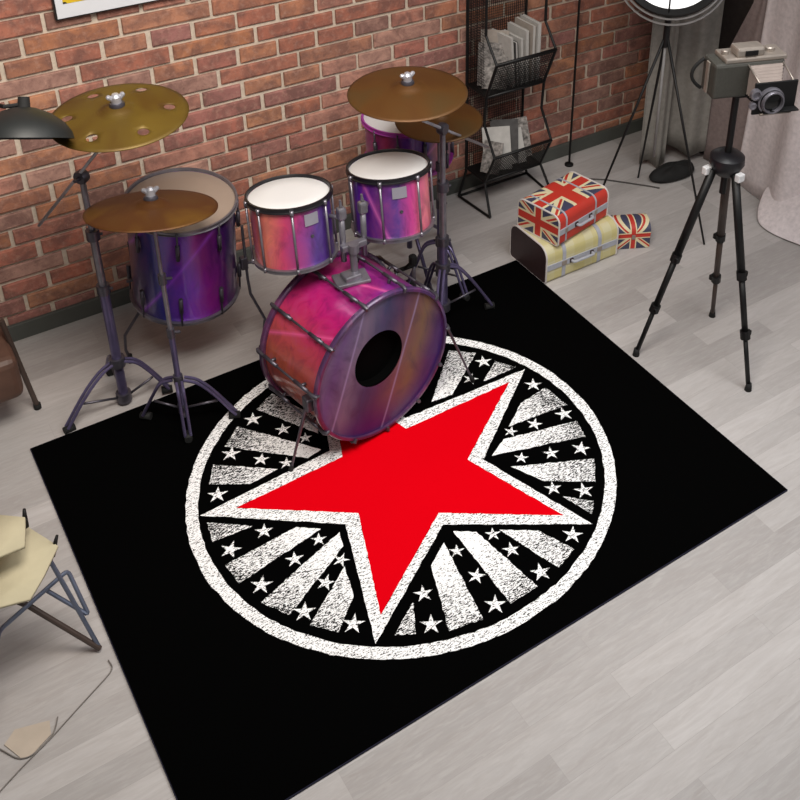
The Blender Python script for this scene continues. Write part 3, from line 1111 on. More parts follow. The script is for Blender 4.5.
def cymbal_stand(name, label, c, joint_z, boom=None, feet=(), hub=0.16, base=0.05, rb=0.013, lower='chrome_violet', upper='chrome', mid=0.45, stem=0):
    c = Vector(c)
    z0 = c.z
    t = thing(name, label, 'cymbal stand', c)
    P = lambda z: V(c.x, c.y, z)
    b = MB()
    b.tube([P(base), P(mid)], rb, 12)
    b.build('base_tube', M[lower], t)
    b = MB()
    b.tube([P(mid), P((mid + joint_z) / 2)], rb * 0.78, 12)
    b.tube([P((mid + joint_z) / 2), P(joint_z)], rb * 0.6, 12)
    b.build('upper_tube', M[upper], t)
    for z in (mid, (mid + joint_z) / 2):
        b = MB()
        b.tube([P(z - 0.018), P(z + 0.018)], rb * 1.3, 12)
        b.tube([P(z), P(z) + V(0.028, -0.012, 0)], 0.005, 8)
        b.build('height_clamp', M['steel_dark'], t)
    for z in (hub, base + 0.012):
        b = MB()
        b.tube([P(z - 0.018), P(z + 0.018)], rb * 1.6, 12)
        b.build('leg_collar', M['steel_dark'], t)
    for f in feet:
        braced_leg(t, P(0), f, hub, base + 0.012, M[lower], M['steel_dark'])
    if boom:
        p0, p1 = Vector(boom[0]), Vector(boom[1])
        b = MB()
        b.tube([p0, p1], 0.0055, 10)
        bm_ = b.build('boom_arm', M['bright_chrome'], t)
        if stem:
            b = MB()
            b.tube([p1 - V(0, 0, 0.012), p1 + V(0, 0, stem)], 0.0055, 8)
            b.build('cymbal_stem', M[upper], t)
        j = P(joint_z)
        b = MB()
        dd = (p1 - p0).normalized()
        sd = dd.cross(V(0, 0, 1)).normalized()
        b.lathe(j - sd * 0.014, sd, [(0, 0), (0.021, 0), (0.023, 0.006), (0.023, 0.022), (0.021, 0.028), (0, 0.028)], 18)
        b.tube([j + sd * 0.012, j + sd * 0.034], [0.007, 0.006], 8)
        b.build('tilter', M['steel_dark'], t)
    return t


J1 = V(0.598, 3.100, 0.935)
cymbal_stand('boom_cymbal_stand', 'tall violet-grey boom stand at the left carrying the holed cymbal', (0.598, 3.100, 0), 0.935,
             (J1 - V(0.13, -0.17, 0.235) * 0.98, J1 + V(0.105, -0.160, 0.235)), [(0.39, 3.063, 0), (0.745, 3.060, 0.009), (0.60, 3.29, 0)], hub=0.19, base=0.02, rb=0.0165, mid=0.5)
cymbal_stand('straight_cymbal_stand', 'thin straight stand standing in front of the floor tom, violet legs on the rug', (0.738, 2.885, 0.009), 0.835,
             None, [(0.716, 2.79, 0.009), (0.895, 2.806, 0.009), (0.627, 2.976, 0.009)], hub=0.20, base=0.06, rb=0.010, lower='chrome_violet', mid=0.40)
J2 = V(1.79, 2.88, 0.862)
cymbal_stand('boom_cymbal_stand', 'thick boom stand right of the bass drum, its arm under the large cymbal', (1.79, 2.88, 0.009), 0.862,
             (J2 - V(-0.19, -0.093, 0.150) * 1.6, J2 + V(-0.19, -0.093, 0.150)), [(1.985, 2.83, 0.009), (1.66, 2.72, 0.009), (1.78, 3.02, 0.009)], hub=0.26, base=0.06, rb=0.018, mid=0.38, stem=0.10)
cymbal_stand('straight_cymbal_stand', 'straight stand behind the thick boom stand carrying the small right cymbal', (1.898, 3.080, 0.0), 0.745,
             None, [(2.02, 3.16, 0.0), (1.79, 3.15, 0.0), (1.93, 2.93, 0.009)], hub=0.22, base=0.06, rb=0.011, mid=0.40)

# foot pedal between the stands
pd = thing('hi_hat_pedal', 'small black and chrome foot pedal behind the bass drum', 'drum pedal', (1.70, 3.12, 0))
b = MB()
b.box((1.70, 3.12, 0.012), (0.10, 0.24, 0.012), bevel=0.003)
b.build('base_plate', M['steel_dark'], pd)
b = MB()
b.box((1.70, 3.10, 0.06), (0.07, 0.22, 0.012), rot=Matrix.Rotation(-0.35, 3, 'X'), bevel=0.003)
b.build('footboard', M['rubber'], pd)
for s in (-1, 1):
    b = MB()
    b.tube([V(1.70 + s * 0.045, 3.02, 0.015), V(1.70 + s * 0.04, 3.02, 0.20)], 0.008, 8)
    b.build('post', M['chrome'], pd)
b = MB()
b.tube([V(1.655, 3.02, 0.2), V(1.745, 3.02, 0.2)], 0.009, 8)
b.tube([V(1.70, 3.02, 0.2), V(1.70, 2.96, 0.27)], 0.006, 8)
b.box((1.70, 2.955, 0.28), (0.03, 0.03, 0.045), bevel=0.01)
b.build('beater', M['rubber'], pd)

# ================================================================== MAGAZINE RACK
rk = thing('magazine_rack', 'tall black wire magazine rack against the brick wall', 'rack', (2.52, 3.5, 0))
XL, XR = 2.375, 2.690


def side_frame(x, s):
    b = MB()
    yb, yf = 3.615, 3.47
    front = [V(x, yf, 2.0), V(x, yf, 0.87), V(x + .0, yf - 0.085, 0.765), V(x, yf - 0.01, 0.58), V(x, yf, 0.44), V(x, yf - 0.085, 0.310), V(x, yf - 0.01, 0.150), V(x - 0.02 * s, yf - 0.09, 0.008)]
    b.tube(front, 0.0065, 8)
    b.tube([V(x, yb, 2.0), V(x, yb, 0.13), V(x - 0.04 * s, yb, 0.008)], 0.0065, 8)
    b.tube([V(x - 0.04 * s, yb, 0.008), V(x - 0.02 * s, yf - 0.09, 0.008)], 0.006, 8)
    for z in (0.58, 0.150):
        b.tube([V(x, yb, z), V(x, yf - 0.01, z)], 0.005, 8)
    b.build('side_frame', M['blackmetal'], rk)


side_frame(XL, 1)
side_frame(XR, -1)
b = MB()
for z in (0.008,):
    b.tube([V(XL - 0.04, 3.615, z), V(XR + 0.04, 3.615, z)], 0.006, 8)
b.build('cross_bar', M['blackmetal'], rk)
a_ = NT('black_wire_mesh')
xx, yy, zz = a_.xyz()
for zt in (0.58, 0.150):
    hgt = 0.185 if zt > 0.5 else 0.16
    t = MB()
    # tray: floor, sloping front and rolled rim
    t.box(((XL + XR) / 2, 3.54, zt), (XR - XL, 0.15, 0.006))
    t.tube([V(XL, 3.46, zt), V(XR, 3.46, zt)], 0.0075, 8)
    tr = t.build('tray', M['blackmetal'], rk)
    t = MB()
    t.tube([V(XL, 3.385, zt + hgt), V(XR, 3.385, zt + hgt)], 0.0075, 8)
    t.build('tray_rim', M['blackmetal'], rk)
    g = MB()
    n = 34
    for i in range(n + 1):
        x = XL + (XR - XL) * i / n
        g.tube([V(x, 3.46, zt), V(x, 3.385, zt + hgt)], 0.0017, 4, cap=False)
    for k in range(1, 14):
        f = k / 14
        g.tube([V(XL, 3.46 - 0.075 * f, zt + hgt * f), V(XR, 3.46 - 0.075 * f, zt + hgt * f)], 0.0017, 4, cap=False)
    g.build('wire_mesh_front', M['blackmetal'], tr)


def magazine(x, y, z, w, h, th, lean, yaw, mat, label, group, bend=0.0):
    """a magazine or record sleeve standing on edge: cover, page block"""
    t = thing('magazine', label, 'magazine', (x, y, z), group)
    R = Matrix.Rotation(radians(yaw), 4, 'Z') @ Matrix.Rotation(radians(lean), 4, 'Y')
    m = Matrix.Translation((x, y, z)) @ R

    def bx(cx, cy, cz, sx, sy, sz):
        bb = MB()
        n = 6
        rows = []
        for k in range(n + 1):
            zz_ = cz + sz * (k / n)
            off = bend * (k / n) ** 2
            rows.append([bb.bm.verts.new(m @ V(cx + dx * sx + off, cy + dy * sy, zz_)) for dx, dy in ((-.5, -.5), (.5, -.5), (.5, .5), (-.5, .5))])
        for a, c in zip(rows, rows[1:]):
            bb.skin(a, c, False)
        bb.face(rows[0])
        bb.face(rows[-1])
        return bb
    bx(0, 0, 0.001, th * 0.8, w - 0.004, h - 0.004).build('pages', M['paper'], t)
    for s in (-1, 1):
        bx(s * th * 0.45, 0, 0, th * 0.1, w, h).build('cover', mat, t)
    return t


GM = 'magazines in the upper basket'
rows_ = [
    (2.445, 3.500, 0.110, 0.150, 0.008, 10, 52, 'paper_print', 'newsprint magazine with dark printed cover, shortest and frontmost in the upper basket'),
    (2.452, 3.530, 0.130, 0.200, 0.008, 8, 50, 'paper_print', 'grey magazine directly behind the shortest one in the upper basket'),
    (2.475, 3.550, 0.125, 0.250, 0.008, 4, 48, 'paper_warm', 'warm grey magazine with bare cover at the back left of the upper basket'),
    (2.520, 3.535, 0.135, 0.245, 0.014, -5, 8, 'paper', 'pale magazine just right of the bare warm grey one in the upper basket'),
    (2.545, 3.535, 0.130, 0.215, 0.012, -4, 6, 'paper_dark', 'charcoal covered magazine in the middle of the upper basket'),
    (2.572, 3.535, 0.130, 0.225, 0.014, -3, 5, 'paper', 'light magazine right of the charcoal one in the upper basket'),
    (2.600, 3.537, 0.130, 0.255, 0.016, -2, 4, 'paper', 'tall pale magazine third from the right in the upper basket'),
    (2.630, 3.537, 0.130, 0.270, 0.016, 0, 3, 'paper_warm', 'tall warm grey magazine second from the right in the upper basket'),
    (2.660, 3.537, 0.130, 0.275, 0.018, 0, 2, 'paper', 'thick light grey magazine rightmost in the upper basket')]
for (x, y, w, h, th, lean, yaw, mt, lab) in rows_:
    magazine(x, y, 0.588, w, h, th, lean, yaw, M[mt], lab, GM)
GL = 'magazines in the lower basket'
for (x, y, w, h, th, lean, mt, lab, yaw) in [
    (2.425, 3.495, 0.09, 0.15, 0.008, 22, 'paper_print', 'torn-looking newsprint magazine slumped at the left of the lower basket', 35),
    (2.478, 3.500, 0.13, 0.20, 0.010, 26, 'paper', 'pale blank magazine leaning back in the left half of the lower basket', 66),
    (2.535, 3.530, 0.13, 0.21, 0.008, 20, 'paper_dark', 'dark covered magazine standing behind the pale ones in the lower basket', 62),
    (2.575, 3.505, 0.12, 0.165, 0.010, 30, 'paper', 'smaller pale magazine leaning back in the right half of the lower basket', 78),
    (2.630, 3.535, 0.12, 0.19, 0.010, 24, 'paper_print', 'spotted newsprint magazine at the right end of the lower basket', 80)]:
    magazine(x, y, 0.162, w, h, th, lean, yaw, M[mt], lab, GL)

b = MB()
for i in range(1, 30):
    x = XL + (XR - XL) * i / 30
    b.tube([V(x, 3.617, 0.15), V(x, 3.617, 2.0)], 0.0014, 4, cap=False)
for i in range(1, 150):
    z = 0.15 + 1.85 * i / 150
    b.tube([V(XL, 3.617, z), V(XR, 3.617, z)], 0.0012, 4, cap=False)
b.build('back_wire_mesh', M['blackmetal'], rk)
b = MB()
for i in range(1, 12):
    y = 3.475 + 0.14 * i / 12
    b.tube([V(XL, y, 0.58), V(XL, y, 2.0)], 0.0010, 4, cap=False)
for i in range(1, 110):
    z = 0.58 + 1.42 * i / 110
    b.tube([V(XL, 3.475, z), V(XL, 3.615, z)], 0.0010, 4, cap=False)
b.build('side_wire_mesh', M['blackmetal'], rk)

# thin black pole by the wall
pl = thing('floor_lamp', 'thin black pole with small round base between the rack and the corner', 'lamp', (2.96, 3.573, 0))
b = MB()
b.lathe((2.96, 3.573, 0), (0, 0, 1), [(0, 0), (0.022, 0), (0.022, 0.008), (0.010, 0.016), (0, 0.016)], 24)
b.build('base', M['blackmetal'], pl)
b = MB()
b.tube([V(2.96, 3.573, 0.01), V(2.985, 3.60, 1.6)], 0.0055, 8)
b.build('pole', M['blackmetal'], pl)
b = MB()
b.lathe((2.985, 3.58, 1.55), (0, 0, 1), [(0.03, 0.2), (0.10, 0.0), (0.097, 0.0), (0.027, 0.2)], 32, closed=True)
b.build('lamp_shade', M['lamp_black'], pl)


# ================================================================== SUITCASES
def case_profile(w, h, r_top, r_bot, n=6):
    """(y, z) outline of a case end, y from 0 (front) to w (back)"""
    out = []
    for (cy_, cz_, a0, r) in ((w - r_bot, r_bot, -90, r_bot), (w - r_top, h - r_top, 0, r_top), (r_top, h - r_top, 90, r_top), (r_bot, r_bot, 180, r_bot)):
        for k in range(n + 1):
            a = radians(a0 + 90 * k / n)
            out.append((cy_ + r * cos(a), cz_ + r * sin(a)))
    return out


def suitcase(name, label, origin, yaw, L, W, H, rt, rb_, mat_side, mat_end, pipe, strap_mat, straps, strap_w=0.018):
    t = thing(name, label, 'suitcase', origin)
    m = Matrix.Rotation(radians(yaw), 4, 'Z')
    t.rotation_euler = (0, 0, radians(yaw))
    prof = case_profile(W, H, rt, rb_)

    def sweep(bb, xs, grow=0.0, cap=True):
        cyy, czz = W / 2, H / 2
        rings = []
        for x in xs:
            ring = []
            for (y, z) in prof:
                ring.append(bb.bm.verts.new((x, y + (grow if y > cyy else -grow) * min(1, abs(y - cyy) / cyy * 1.5), max(0.0, z + (grow if z > czz else 0)))))
            rings.append(ring)
        for a, c in zip(rings, rings[1:]):
            bb.skin(a, c, True)
        if cap:
            bb.face(rings[0])
            bb.face(rings[-1])

    def fin(bb, nm, mt, par=t):
        bmesh.ops.recalc_face_normals(bb.bm, faces=bb.bm.faces[:])
        for e in bb.bm.edges:
            if len(e.link_faces) == 2 and e.calc_face_angle(0) > radians(40):
                e.smooth = False
        me = bpy.data.meshes.new(nm)
        bb.bm.to_mesh(me)
        bb.bm.free()
        me.materials.append(mt)
        o = bpy.data.objects.new(nm, me)
        col.objects.link(o)
        o.parent = par
        return o
    bb = MB()
    sweep(bb, [0.003, L - 0.003])
    fin(bb, 'case_body', mat_side)
    for x0, x1 in ((0.0, 0.004), (L - 0.004, L)):
        bb = MB()
        sweep(bb, [x0, x1])
        fin(bb, 'end_panel', mat_end)
    for x in (0.003, L - 0.003):
        bb = MB()
        bb.tube([V(x, y, z) for (y, z) in prof], 0.0042, 8, closed=True)
        fin(bb, 'piping', pipe)
    for x in straps:
        bb = MB()
        sweep(bb, [x, x + strap_w], 0.002)
        s_ = fin(bb, 'strap', strap_mat)
        bb = MB()
        bb.box((x + strap_w / 2, -0.003, H * 0.45), (strap_w + 0.008, 0.006, 0.022), bevel=0.002)
        fin(bb, 'buckle', M['silver'], s_)
    bb = MB()
    bb.box((L / 2, -0.0015, H * 0.45), (L - 0.01, 0.004, 0.028), bevel=0.001)
    fin(bb, 'front_band', strap_mat)
    bb = MB()
    x0, x1 = L * 0.34, L * 0.62
    bb.tube(rounded([V(x0, -0.004, H * 0.45), V(x0, -0.022, H * 0.45), V(x1, -0.022, H * 0.45), V(x1, -0.004, H * 0.45)], 0.012, 4, closed=False), 0.006, 8)
    fin(bb, 'handle', M['strap_grey'])
    for x in (x0, x1):
        bb = MB()
        bb.box((x, -0.004, H * 0.45), (0.018, 0.008, 0.02), bevel=0.002)
        fin(bb, 'handle_mount', M['brown_end'])
    return t


suitcase('vintage_suitcase', 'pale yellow checked suitcase with dark brown end, under the flag suitcase', (2.268, 2.845, 0.0), 0, 0.387, 0.255, 0.172, 0.05, 0.018,
         M['quilt'], M['brown_end'], M['piping'], M['strap_grey'], (0.085, 0.275))
FL, FW, FH = 0.325, 0.225, 0.140
M['flag_top'] = mat_flag('flag_print_top', 0, 1, FL * 0.52, FW * 0.56, FL * 0.50, FW * 0.42, 0.20, 0.24, red_front=0.02)
M['flag_end'] = mat_flag('flag_print_end', 1, 2, FW * 0.5, FH * 0.5, FW * 0.52, FH * 0.55, 0.13, 0.22)
suitcase('flag_suitcase', 'red suitcase printed with a red white and blue cross flag, lying on the yellow one', (2.318, 2.838, 0.1765), 12, FL, FW, FH, 0.035, 0.012,
         M['flag_top'], M['flag_end'], M['piping'], M['strap_grey'], (0.045, 0.235), 0.008)
SL, SW, SH = 0.155, 0.125, 0.125
M['flag_small'] = mat_flag('flag_print_small', 0, 2, SL * 0.5, SH * 0.55, SL * 0.52, SH * 0.55, 0.12, 0.14)
M['flag_small_end'] = mat_flag('flag_print_small_end', 1, 2, SW * 0.5, SH * 0.5, SW * 0.52, SH * 0.55, 0.12, 0.14)
sb = thing('flag_box', 'small chest printed with a cross flag on the floor right of the suitcases', 'box', (2.678, 2.880, 0))
sb.rotation_euler = (0, 0, radians(-26))
bb = MB()
bb.box((SL / 2, SW / 2, 0.036), (SL, SW, 0.072), bevel=0.004)
me = bpy.data.meshes.new('box_body'); bb.bm.to_mesh(me); bb.bm.free(); me.materials.append(M['flag_small'])
o = bpy.data.objects.new('box_body', me); col.objects.link(o); o.parent = sb
bb = MB()
prof = [(0.0, 0.073), (SW, 0.073)] + [(SW / 2 + SW / 2 * cos(radians(a)), 0.085 + 0.038 * sin(radians(a))) for a in range(0, 181, 15)]
rings = [[bb.bm.verts.new((x, y, z)) for (y, z) in prof] for x in (0, SL)]
bb.skin(rings[0], rings[1], True)
bb.face(rings[0]); bb.face(rings[1])
bmesh.ops.recalc_face_normals(bb.bm, faces=bb.bm.faces[:])
for e in bb.bm.edges:
    if len(e.link_faces) == 2 and e.calc_face_angle(0) > radians(30):
        e.smooth = False
me = bpy.data.meshes.new('lid'); bb.bm.to_mesh(me); bb.bm.free(); me.materials.append(M['flag_small'])
o = bpy.data.objects.new('lid', me); col.objects.link(o); o.parent = sb
bb = MB()
bb.box((SL / 2, -0.002, 0.062), (0.016, 0.005, 0.022), bevel=0.002)
me = bpy.data.meshes.new('clasp'); bb.bm.to_mesh(me); bb.bm.free(); me.materials.append(M['silver'])
o = bpy.data.objects.new('clasp', me); col.objects.link(o); o.parent = sb

# ================================================================== CAMERA TRIPOD
TC = V(2.510, 2.178, 0)
tp = thing('camera_tripod', 'black telescopic tripod standing on the wood floor at the right', 'tripod', TC)
b = MB()
b.tube([TC + V(0, 0, 0.72), TC + V(0, 0, 1.10)], 0.012, 12)
b.build('centre_column', M['blackmetal'], tp)
b = MB()
b.lathe(TC + V(0, 0, 0.80), (0, 0, 1), [(0.0, 0), (0.035, 0), (0.05, 0.02), (0.062, 0.045), (0.060, 0.07), (0.045, 0.082), (0.02, 0.086), (0, 0.086)], 28)
b.build('spider_hub', M['black_hoop'], tp)
for (fx, fy) in ((2.293, 2.298), (2.708, 2.311), (2.511, 1.924)):
    f = V(fx, fy, 0.0)
    d = (f - TC).normalized()
    top = TC + V(0, 0, 0.82) + d * 0.045
    fo = f + V(0, 0, 0.012)
    p1, p2 = top.lerp(fo, 0.46), top.lerp(fo, 0.74)
    b = MB()
    b.tube([top, p1], 0.0155, 10)
    b.tube([p1, p2], 0.012, 10)
    b.tube([p2, fo], 0.009, 10)
    lg = b.build('leg', M['wood_dark'] if fy > 2.305 else M['blackmetal'], tp)
    side = V(-d.y, d.x, 0)
    for p in (p1, p2):
        b = MB()
        ax = (fo - top).normalized()
        b.tube([p - ax * 0.016, p + ax * 0.016], 0.019, 10)
        b.box(p + side * 0.018, (0.018, 0.014, 0.022), bevel=0.003)
        b.build('leg_lock', M['blackmetal'], lg)
    b = MB()
    b.tube([fo + V(0, 0, 0.02), f], [0.010, 0.014], 10)
    b.build('rubber_foot', M['rubber'], lg)
    b = MB()
    b.box(top + side * 0.0 + d * 0.022 + V(0, 0, -0.005), (0.03, 0.022, 0.03), bevel=0.004)
    b.build('angle_lock', M['white_plastic'], lg)

# ------------------------------------------------------------------ the camera
YAW = radians(-20)
CM = Matrix.Translation((2.525, 2.165, 1.10)) @ Matrix.Rotation(YAW, 4, 'Z')
cm = thing('folding_camera', 'vintage silver and grey folding bellows camera on the black tripod', 'camera', (2.525, 2.165, 1.10))


def cb(parts, nm, mt, par=cm, bev=0.004):
    bb = MB()
    for p in parts:
        c_, s_ = p[0], p[1]
        bb.box(CM @ V(*c_), s_, rot=Matrix.Rotation(YAW, 3, 'Z'), bevel=bev)
    return bb.build(nm, mt, par)


cb([((0.0, 0.02, 0.075), (0.25, 0.10, 0.125))], 'body', M['dark_grey_leatherette'], bev=0.01)
cb([((0.0, 0.02, 0.006), (0.06, 0.06, 0.014))], 'mounting_plate', M['blackmetal'], bev=0.002)
cb([((0.02, 0.02, 0.145), (0.22, 0.09, 0.018))], 'top_plate', M['silver'], bev=0.005)
vf = cb([((0.0, 0.01, 0.168), (0.10, 0.06, 0.034))], 'viewfinder', M['silver'], bev=0.009)
cb([((0.0, -0.0215, 0.168), (0.045, 0.004, 0.018))], 'viewfinder_window', M['blackmetal'], vf, bev=0.001)
bb = MB()
for x, r_ in ((0.085, 0.018), (-0.075, 0.012)):
    bb.lathe(CM @ V(x, 0.02, 0.154), (0, 0, 1), [(0, 0), (r_, 0), (r_, 0.012), (r_ * 0.8, 0.015), (0, 0.015)], 20)
bb.build('dial', M['silver'], cm)
# bed, bellows, lens standard
cb([((0.055, -0.095, 0.020), (0.125, 0.14, 0.006))], 'bed', M['blackmetal'], bev=0.001)
bb = MB()
rings = []
NB = 15
for k in range(NB + 1):
    f = k / NB
    y = -0.03 - 0.10 * f
    w = 0.058 * (1 - f) + 0.034 * f + (0.004 if k % 2 else 0)
    zc_ = 0.078 * (1 - f) + 0.062 * f
    rings.append([bb.bm.verts.new(CM @ V(0.055 - 0.030 * f + sx * w, y, zc_ + sz * w * 0.85)) for sx, sz in ((-1, -1), (1, -1), (1, 1), (-1, 1))])
for a, c in zip(rings, rings[1:]):
    bb.skin(a, c, False)
bb.build('bellows', M['bellows'], cm)
cb([((0.040, -0.135, 0.060), (0.150, 0.008, 0.112))], 'lens_board', M['blackmetal'], bev=0.002)
fw = (CM.to_3x3() @ V(0, -1, 0))
L0 = CM @ V(0.022, -0.139, 0.054)
bb = MB()
bb.lathe(L0, fw, [(0, 0), (0.046, 0), (0.046, 0.010), (0.040, 0.013), (0.040, 0.022), (0.037, 0.028), (0.033, 0.028), (0.031, 0.016), (0, 0.014)], 36)
ln = bb.build('lens', M['chrome'], cm)
bb = MB()
bb.lathe(L0 + fw * 0.013, fw, [(0.041, 0), (0.041, 0.006), (0.036, 0.006)], 36)
bb.lathe(L0 + fw * 0.0165, fw, [(0, 0.006), (0.014, 0.005), (0.0305, 0.001)], 30)
bb.build('lens_glass', M['glass_black'], ln)
bb = MB()
L1 = CM @ V(-0.035, -0.139, 0.082)
bb.lathe(L1, fw, [(0, 0), (0.019, 0), (0.019, 0.014), (0.013, 0.016), (0.011, 0.008), (0, 0.007)], 24)
L2 = CM @ V(-0.041, -0.139, 0.042)
bb.lathe(L2, fw, [(0, 0), (0.013, 0), (0.013, 0.012), (0.008, 0.014), (0, 0.010)], 20)
bb.build('shutter_dial', M['chrome'], cm)
bb = MB()
bb.tube([CM @ V(-0.01, -0.145, 0.006), CM @ V(0.10, -0.145, 0.006)], 0.004, 8)
bb.build('release_lever', M['silver'], cm)
for s in (0.0, 0.125):
    bb = MB()
    bb.tube([CM @ V(-0.01 + s, -0.03, 0.13), CM @ V(-0.018 + s * 0.95, -0.133, 0.112)], 0.003, 6)
    bb.build('strut', M['silver'], cm)
bb = MB()
sp = arc(CM @ V(-0.13, 0.05, 0.13), CM @ V(-0.13, 0.055, 0.02), V(-0.035, 0.015, 0), 10)
for a, c in zip(sp, sp[1:]):
    pass
bb.tube(sp, 0.006, 8)
bb.build('hand_strap', M['rubber'], cm)
cb([((-0.129, 0.02, 0.077), (0.006, 0.02, 0.11))], 'side_trim', M['silver'], bev=0.001)

# ================================================================== STUDIO LAMP
LC = V(2.98, 3.01, 0)
LJ = V(2.98, 3.01, 0.915)
ls = thing('studio_lamp', 'studio lamp with round white reflector on thin black tripod before the drapes', 'lamp', LC)
for (fx, fy) in ((2.735, 3.13), (3.169, 3.292), (3.036, 2.695)):
    b = MB()
    b.tube([LJ + V(0, 0, 0.0), V(fx, fy, 0.004)], [0.0065, 0.0045], 8)
    lg = b.build('leg', M['blackmetal'], ls)
b = MB()
b.tube([LJ + V(0, 0, -0.06), LJ + V(0, 0, 0.07)], 0.014, 12)
b.build('stand_head', M['blackmetal'], ls)
b = MB()
b.tube([V(2.98, 3.01, 0.86), V(3.0, 3.03, 0.30)], 0.006, 8)
b.build('centre_pole', M['floor_grey'], ls)
DC = V(3.02, 3.05, 1.195)
DN = V(-0.55, -0.55, 0.62).normalized()
b = MB()
b.lathe(DC, DN, [(0.215, 0.0), (0.208, -0.05), (0.17, -0.10), (0.10, -0.14), (0.03, -0.155), (0.0, -0.155)], 56)
dish = b.build('reflector_dish', M['lamp_black'], ls, solid=0.004)
b = MB()
b.lathe(DC, DN, [(0.185, -0.035), (0.15, -0.025), (0.08, -0.015), (0, -0.012)], 56)
b.build('diffuser', M['diffuser'], dish)
b = MB()
b.lathe(DC, DN, [(0.218, -0.012), (0.222, 0.0), (0.218, 0.010), (0.188, 0.002), (0.184, -0.033)], 56, closed=True)
b.build('rim', M['blackmetal'], dish)
b = MB()
du = DN.cross(V(0, 0, 1)).normalized()
dv = DN.cross(du)
if dv.z > 0:
    dv = -dv
for rr_, back in ((0.226, 0.02), (0.238, 0.06)):
    pts = [DC - DN * back + du * (rr_ * cos(radians(a))) + dv * (rr_ * sin(radians(a))) for a in range(0, 181, 9)]
    b.tube(pts, 0.005, 6)
b.build('yoke', M['floor_grey'], ls)
b = MB()
b.tube([DC + dv * 0.22 + DN * 0.004, DC - dv * 0.22 + DN * 0.004], 0.004, 6)
b.build('grille_bar', M['blackmetal'], dish)

b = MB()  # low black lump added in place of the shadow under the drapes
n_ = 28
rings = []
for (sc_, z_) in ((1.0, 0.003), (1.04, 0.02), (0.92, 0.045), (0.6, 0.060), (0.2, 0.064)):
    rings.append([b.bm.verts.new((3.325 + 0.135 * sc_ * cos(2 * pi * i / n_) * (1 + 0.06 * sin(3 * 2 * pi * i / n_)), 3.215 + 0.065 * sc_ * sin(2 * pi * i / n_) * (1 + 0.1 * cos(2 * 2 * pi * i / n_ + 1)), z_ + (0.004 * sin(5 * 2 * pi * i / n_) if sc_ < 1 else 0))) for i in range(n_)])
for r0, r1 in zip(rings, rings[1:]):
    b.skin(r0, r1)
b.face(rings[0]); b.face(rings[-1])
tag(center_origin(b.build('shadow_lump', M['rubber'], subsurf=1)), 'low black lump standing in for the floor shadow at the foot of the grey drapes', 'bag')  # added stand-in for the floor shadow, not a bag

cb_ = MB()
cb_.tube([V(2.93, 3.43, 0.004), V(3.02, 3.36, 0.004), V(3.10, 3.27, 0.004), V(3.16, 3.20, 0.004), V(3.19, 3.16, 0.004)], 0.004, 6)
tag(center_origin(cb_.build('power_cable', M['cable'])), 'dark cable curving along the floor under the lamp stand', 'cable')

# ================================================================== PICTURE ON THE WALL
pc = thing('framed_picture', 'white framed picture with yellow print on the brick wall, top left', 'picture', (1.0, 3.655, 1.25))
b = MB()
b.box((1.022, 3.652, 1.55), (0.61, 0.022, 0.62), bevel=0.002)
b.build('frame', M['picture_black'], pc)
b = MB()
b.box((1.022, 3.6395, 1.55), (0.598, 0.005, 0.608), bevel=0.001)
b.build('mount', M['picture_white'], pc)
b = MB()
b.box((1.022, 3.6365, 1.555), (0.548, 0.003, 0.515))
b.build('print', M['yellow_print'], pc)

# ================================================================== LAMP, TOP LEFT
wl = thing('swing_arm_lamp', 'black dome lamp reaching in from the left edge beside the holed cymbal', 'lamp', (0.12, 3.66, 1.20))
lc = V(0.422, 2.855, 1.238)
b = MB()
prof = [(0.130, 0.0), (0.124, 0.020), (0.105, 0.045), (0.070, 0.070), (0.03, 0.085), (0.0, 0.088)]
ax = V(0.257, 0.430, 0.867).normalized()
b.lathe(lc, ax, prof, 48)
b.lathe(lc, ax, [(r_ * 0.96, h_ - 0.003 * (1 if i else 0)) for i, (r_, h_) in enumerate(prof)], 48)
b.build('lamp_shade', M['lamp_black'], wl)
b = MB()
b.tube([lc + ax * 0.075, lc + ax * 0.115], [0.018, 0.015], 14)
b.build('socket_cap', M['rubber'], wl)
b = MB()
b.tube([lc + ax * 0.095, lc + ax * 0.100 + V(-0.05, 0.0, 0), V(0.22, 3.20, 1.30), V(0.12, 3.64, 1.20)], 0.006, 8)
b.build('arm', M['blackmetal'], wl)
b = MB()
b.lathe((0.12, 3.667, 1.20), (0, -1, 0), [(0, 0), (0.04, 0), (0.04, 0.015), (0.02, 0.025), (0, 0.025)], 24)
b.build('wall_plate', M['blackmetal'], wl)

# ================================================================== CHAIRS AT THE LEFT
ch = thing('leather_chair', 'brown leather chair with dark tube legs cut by the left edge near the wall', 'chair', (0.14, 3.2, 0))
b = MB()
b.box((0.105, 3.255, 0.235), (0.39, 0.25, 0.17), bevel=0.03, seg=3)
b.build('seat', M['leather'], ch)
for (tx, ty, fx, fy) in ((0.292, 3.25, 0.335, 3.239), (0.22, 3.40, 0.26, 3.50), (-0.10, 3.25, -0.16, 3.24), (-0.08, 3.40, -0.14, 3.50)):
    b = MB()
    b.tube([V(tx, ty, 0.40 if ty < 3.3 else 0.25), V((tx + fx) / 2, (ty + fy) / 2, 0.20), V(fx, fy, 0.008)], 0.009, 10)
    lg = b.build('leg', M['wood_dark'], ch)
    b = MB()
    b.tube([V(fx, fy, 0.0), V(fx, fy, 0.02)], 0.013, 10)
    b.build('rubber_foot', M['rubber'], lg)
b = MB()
b.box((0.085, 3.41, 0.44), (0.36, 0.03, 0.30), rot=Matrix.Rotation(-0.15, 3, 'X'), bevel=0.012)
b.build('backrest', M['leather'], ch)


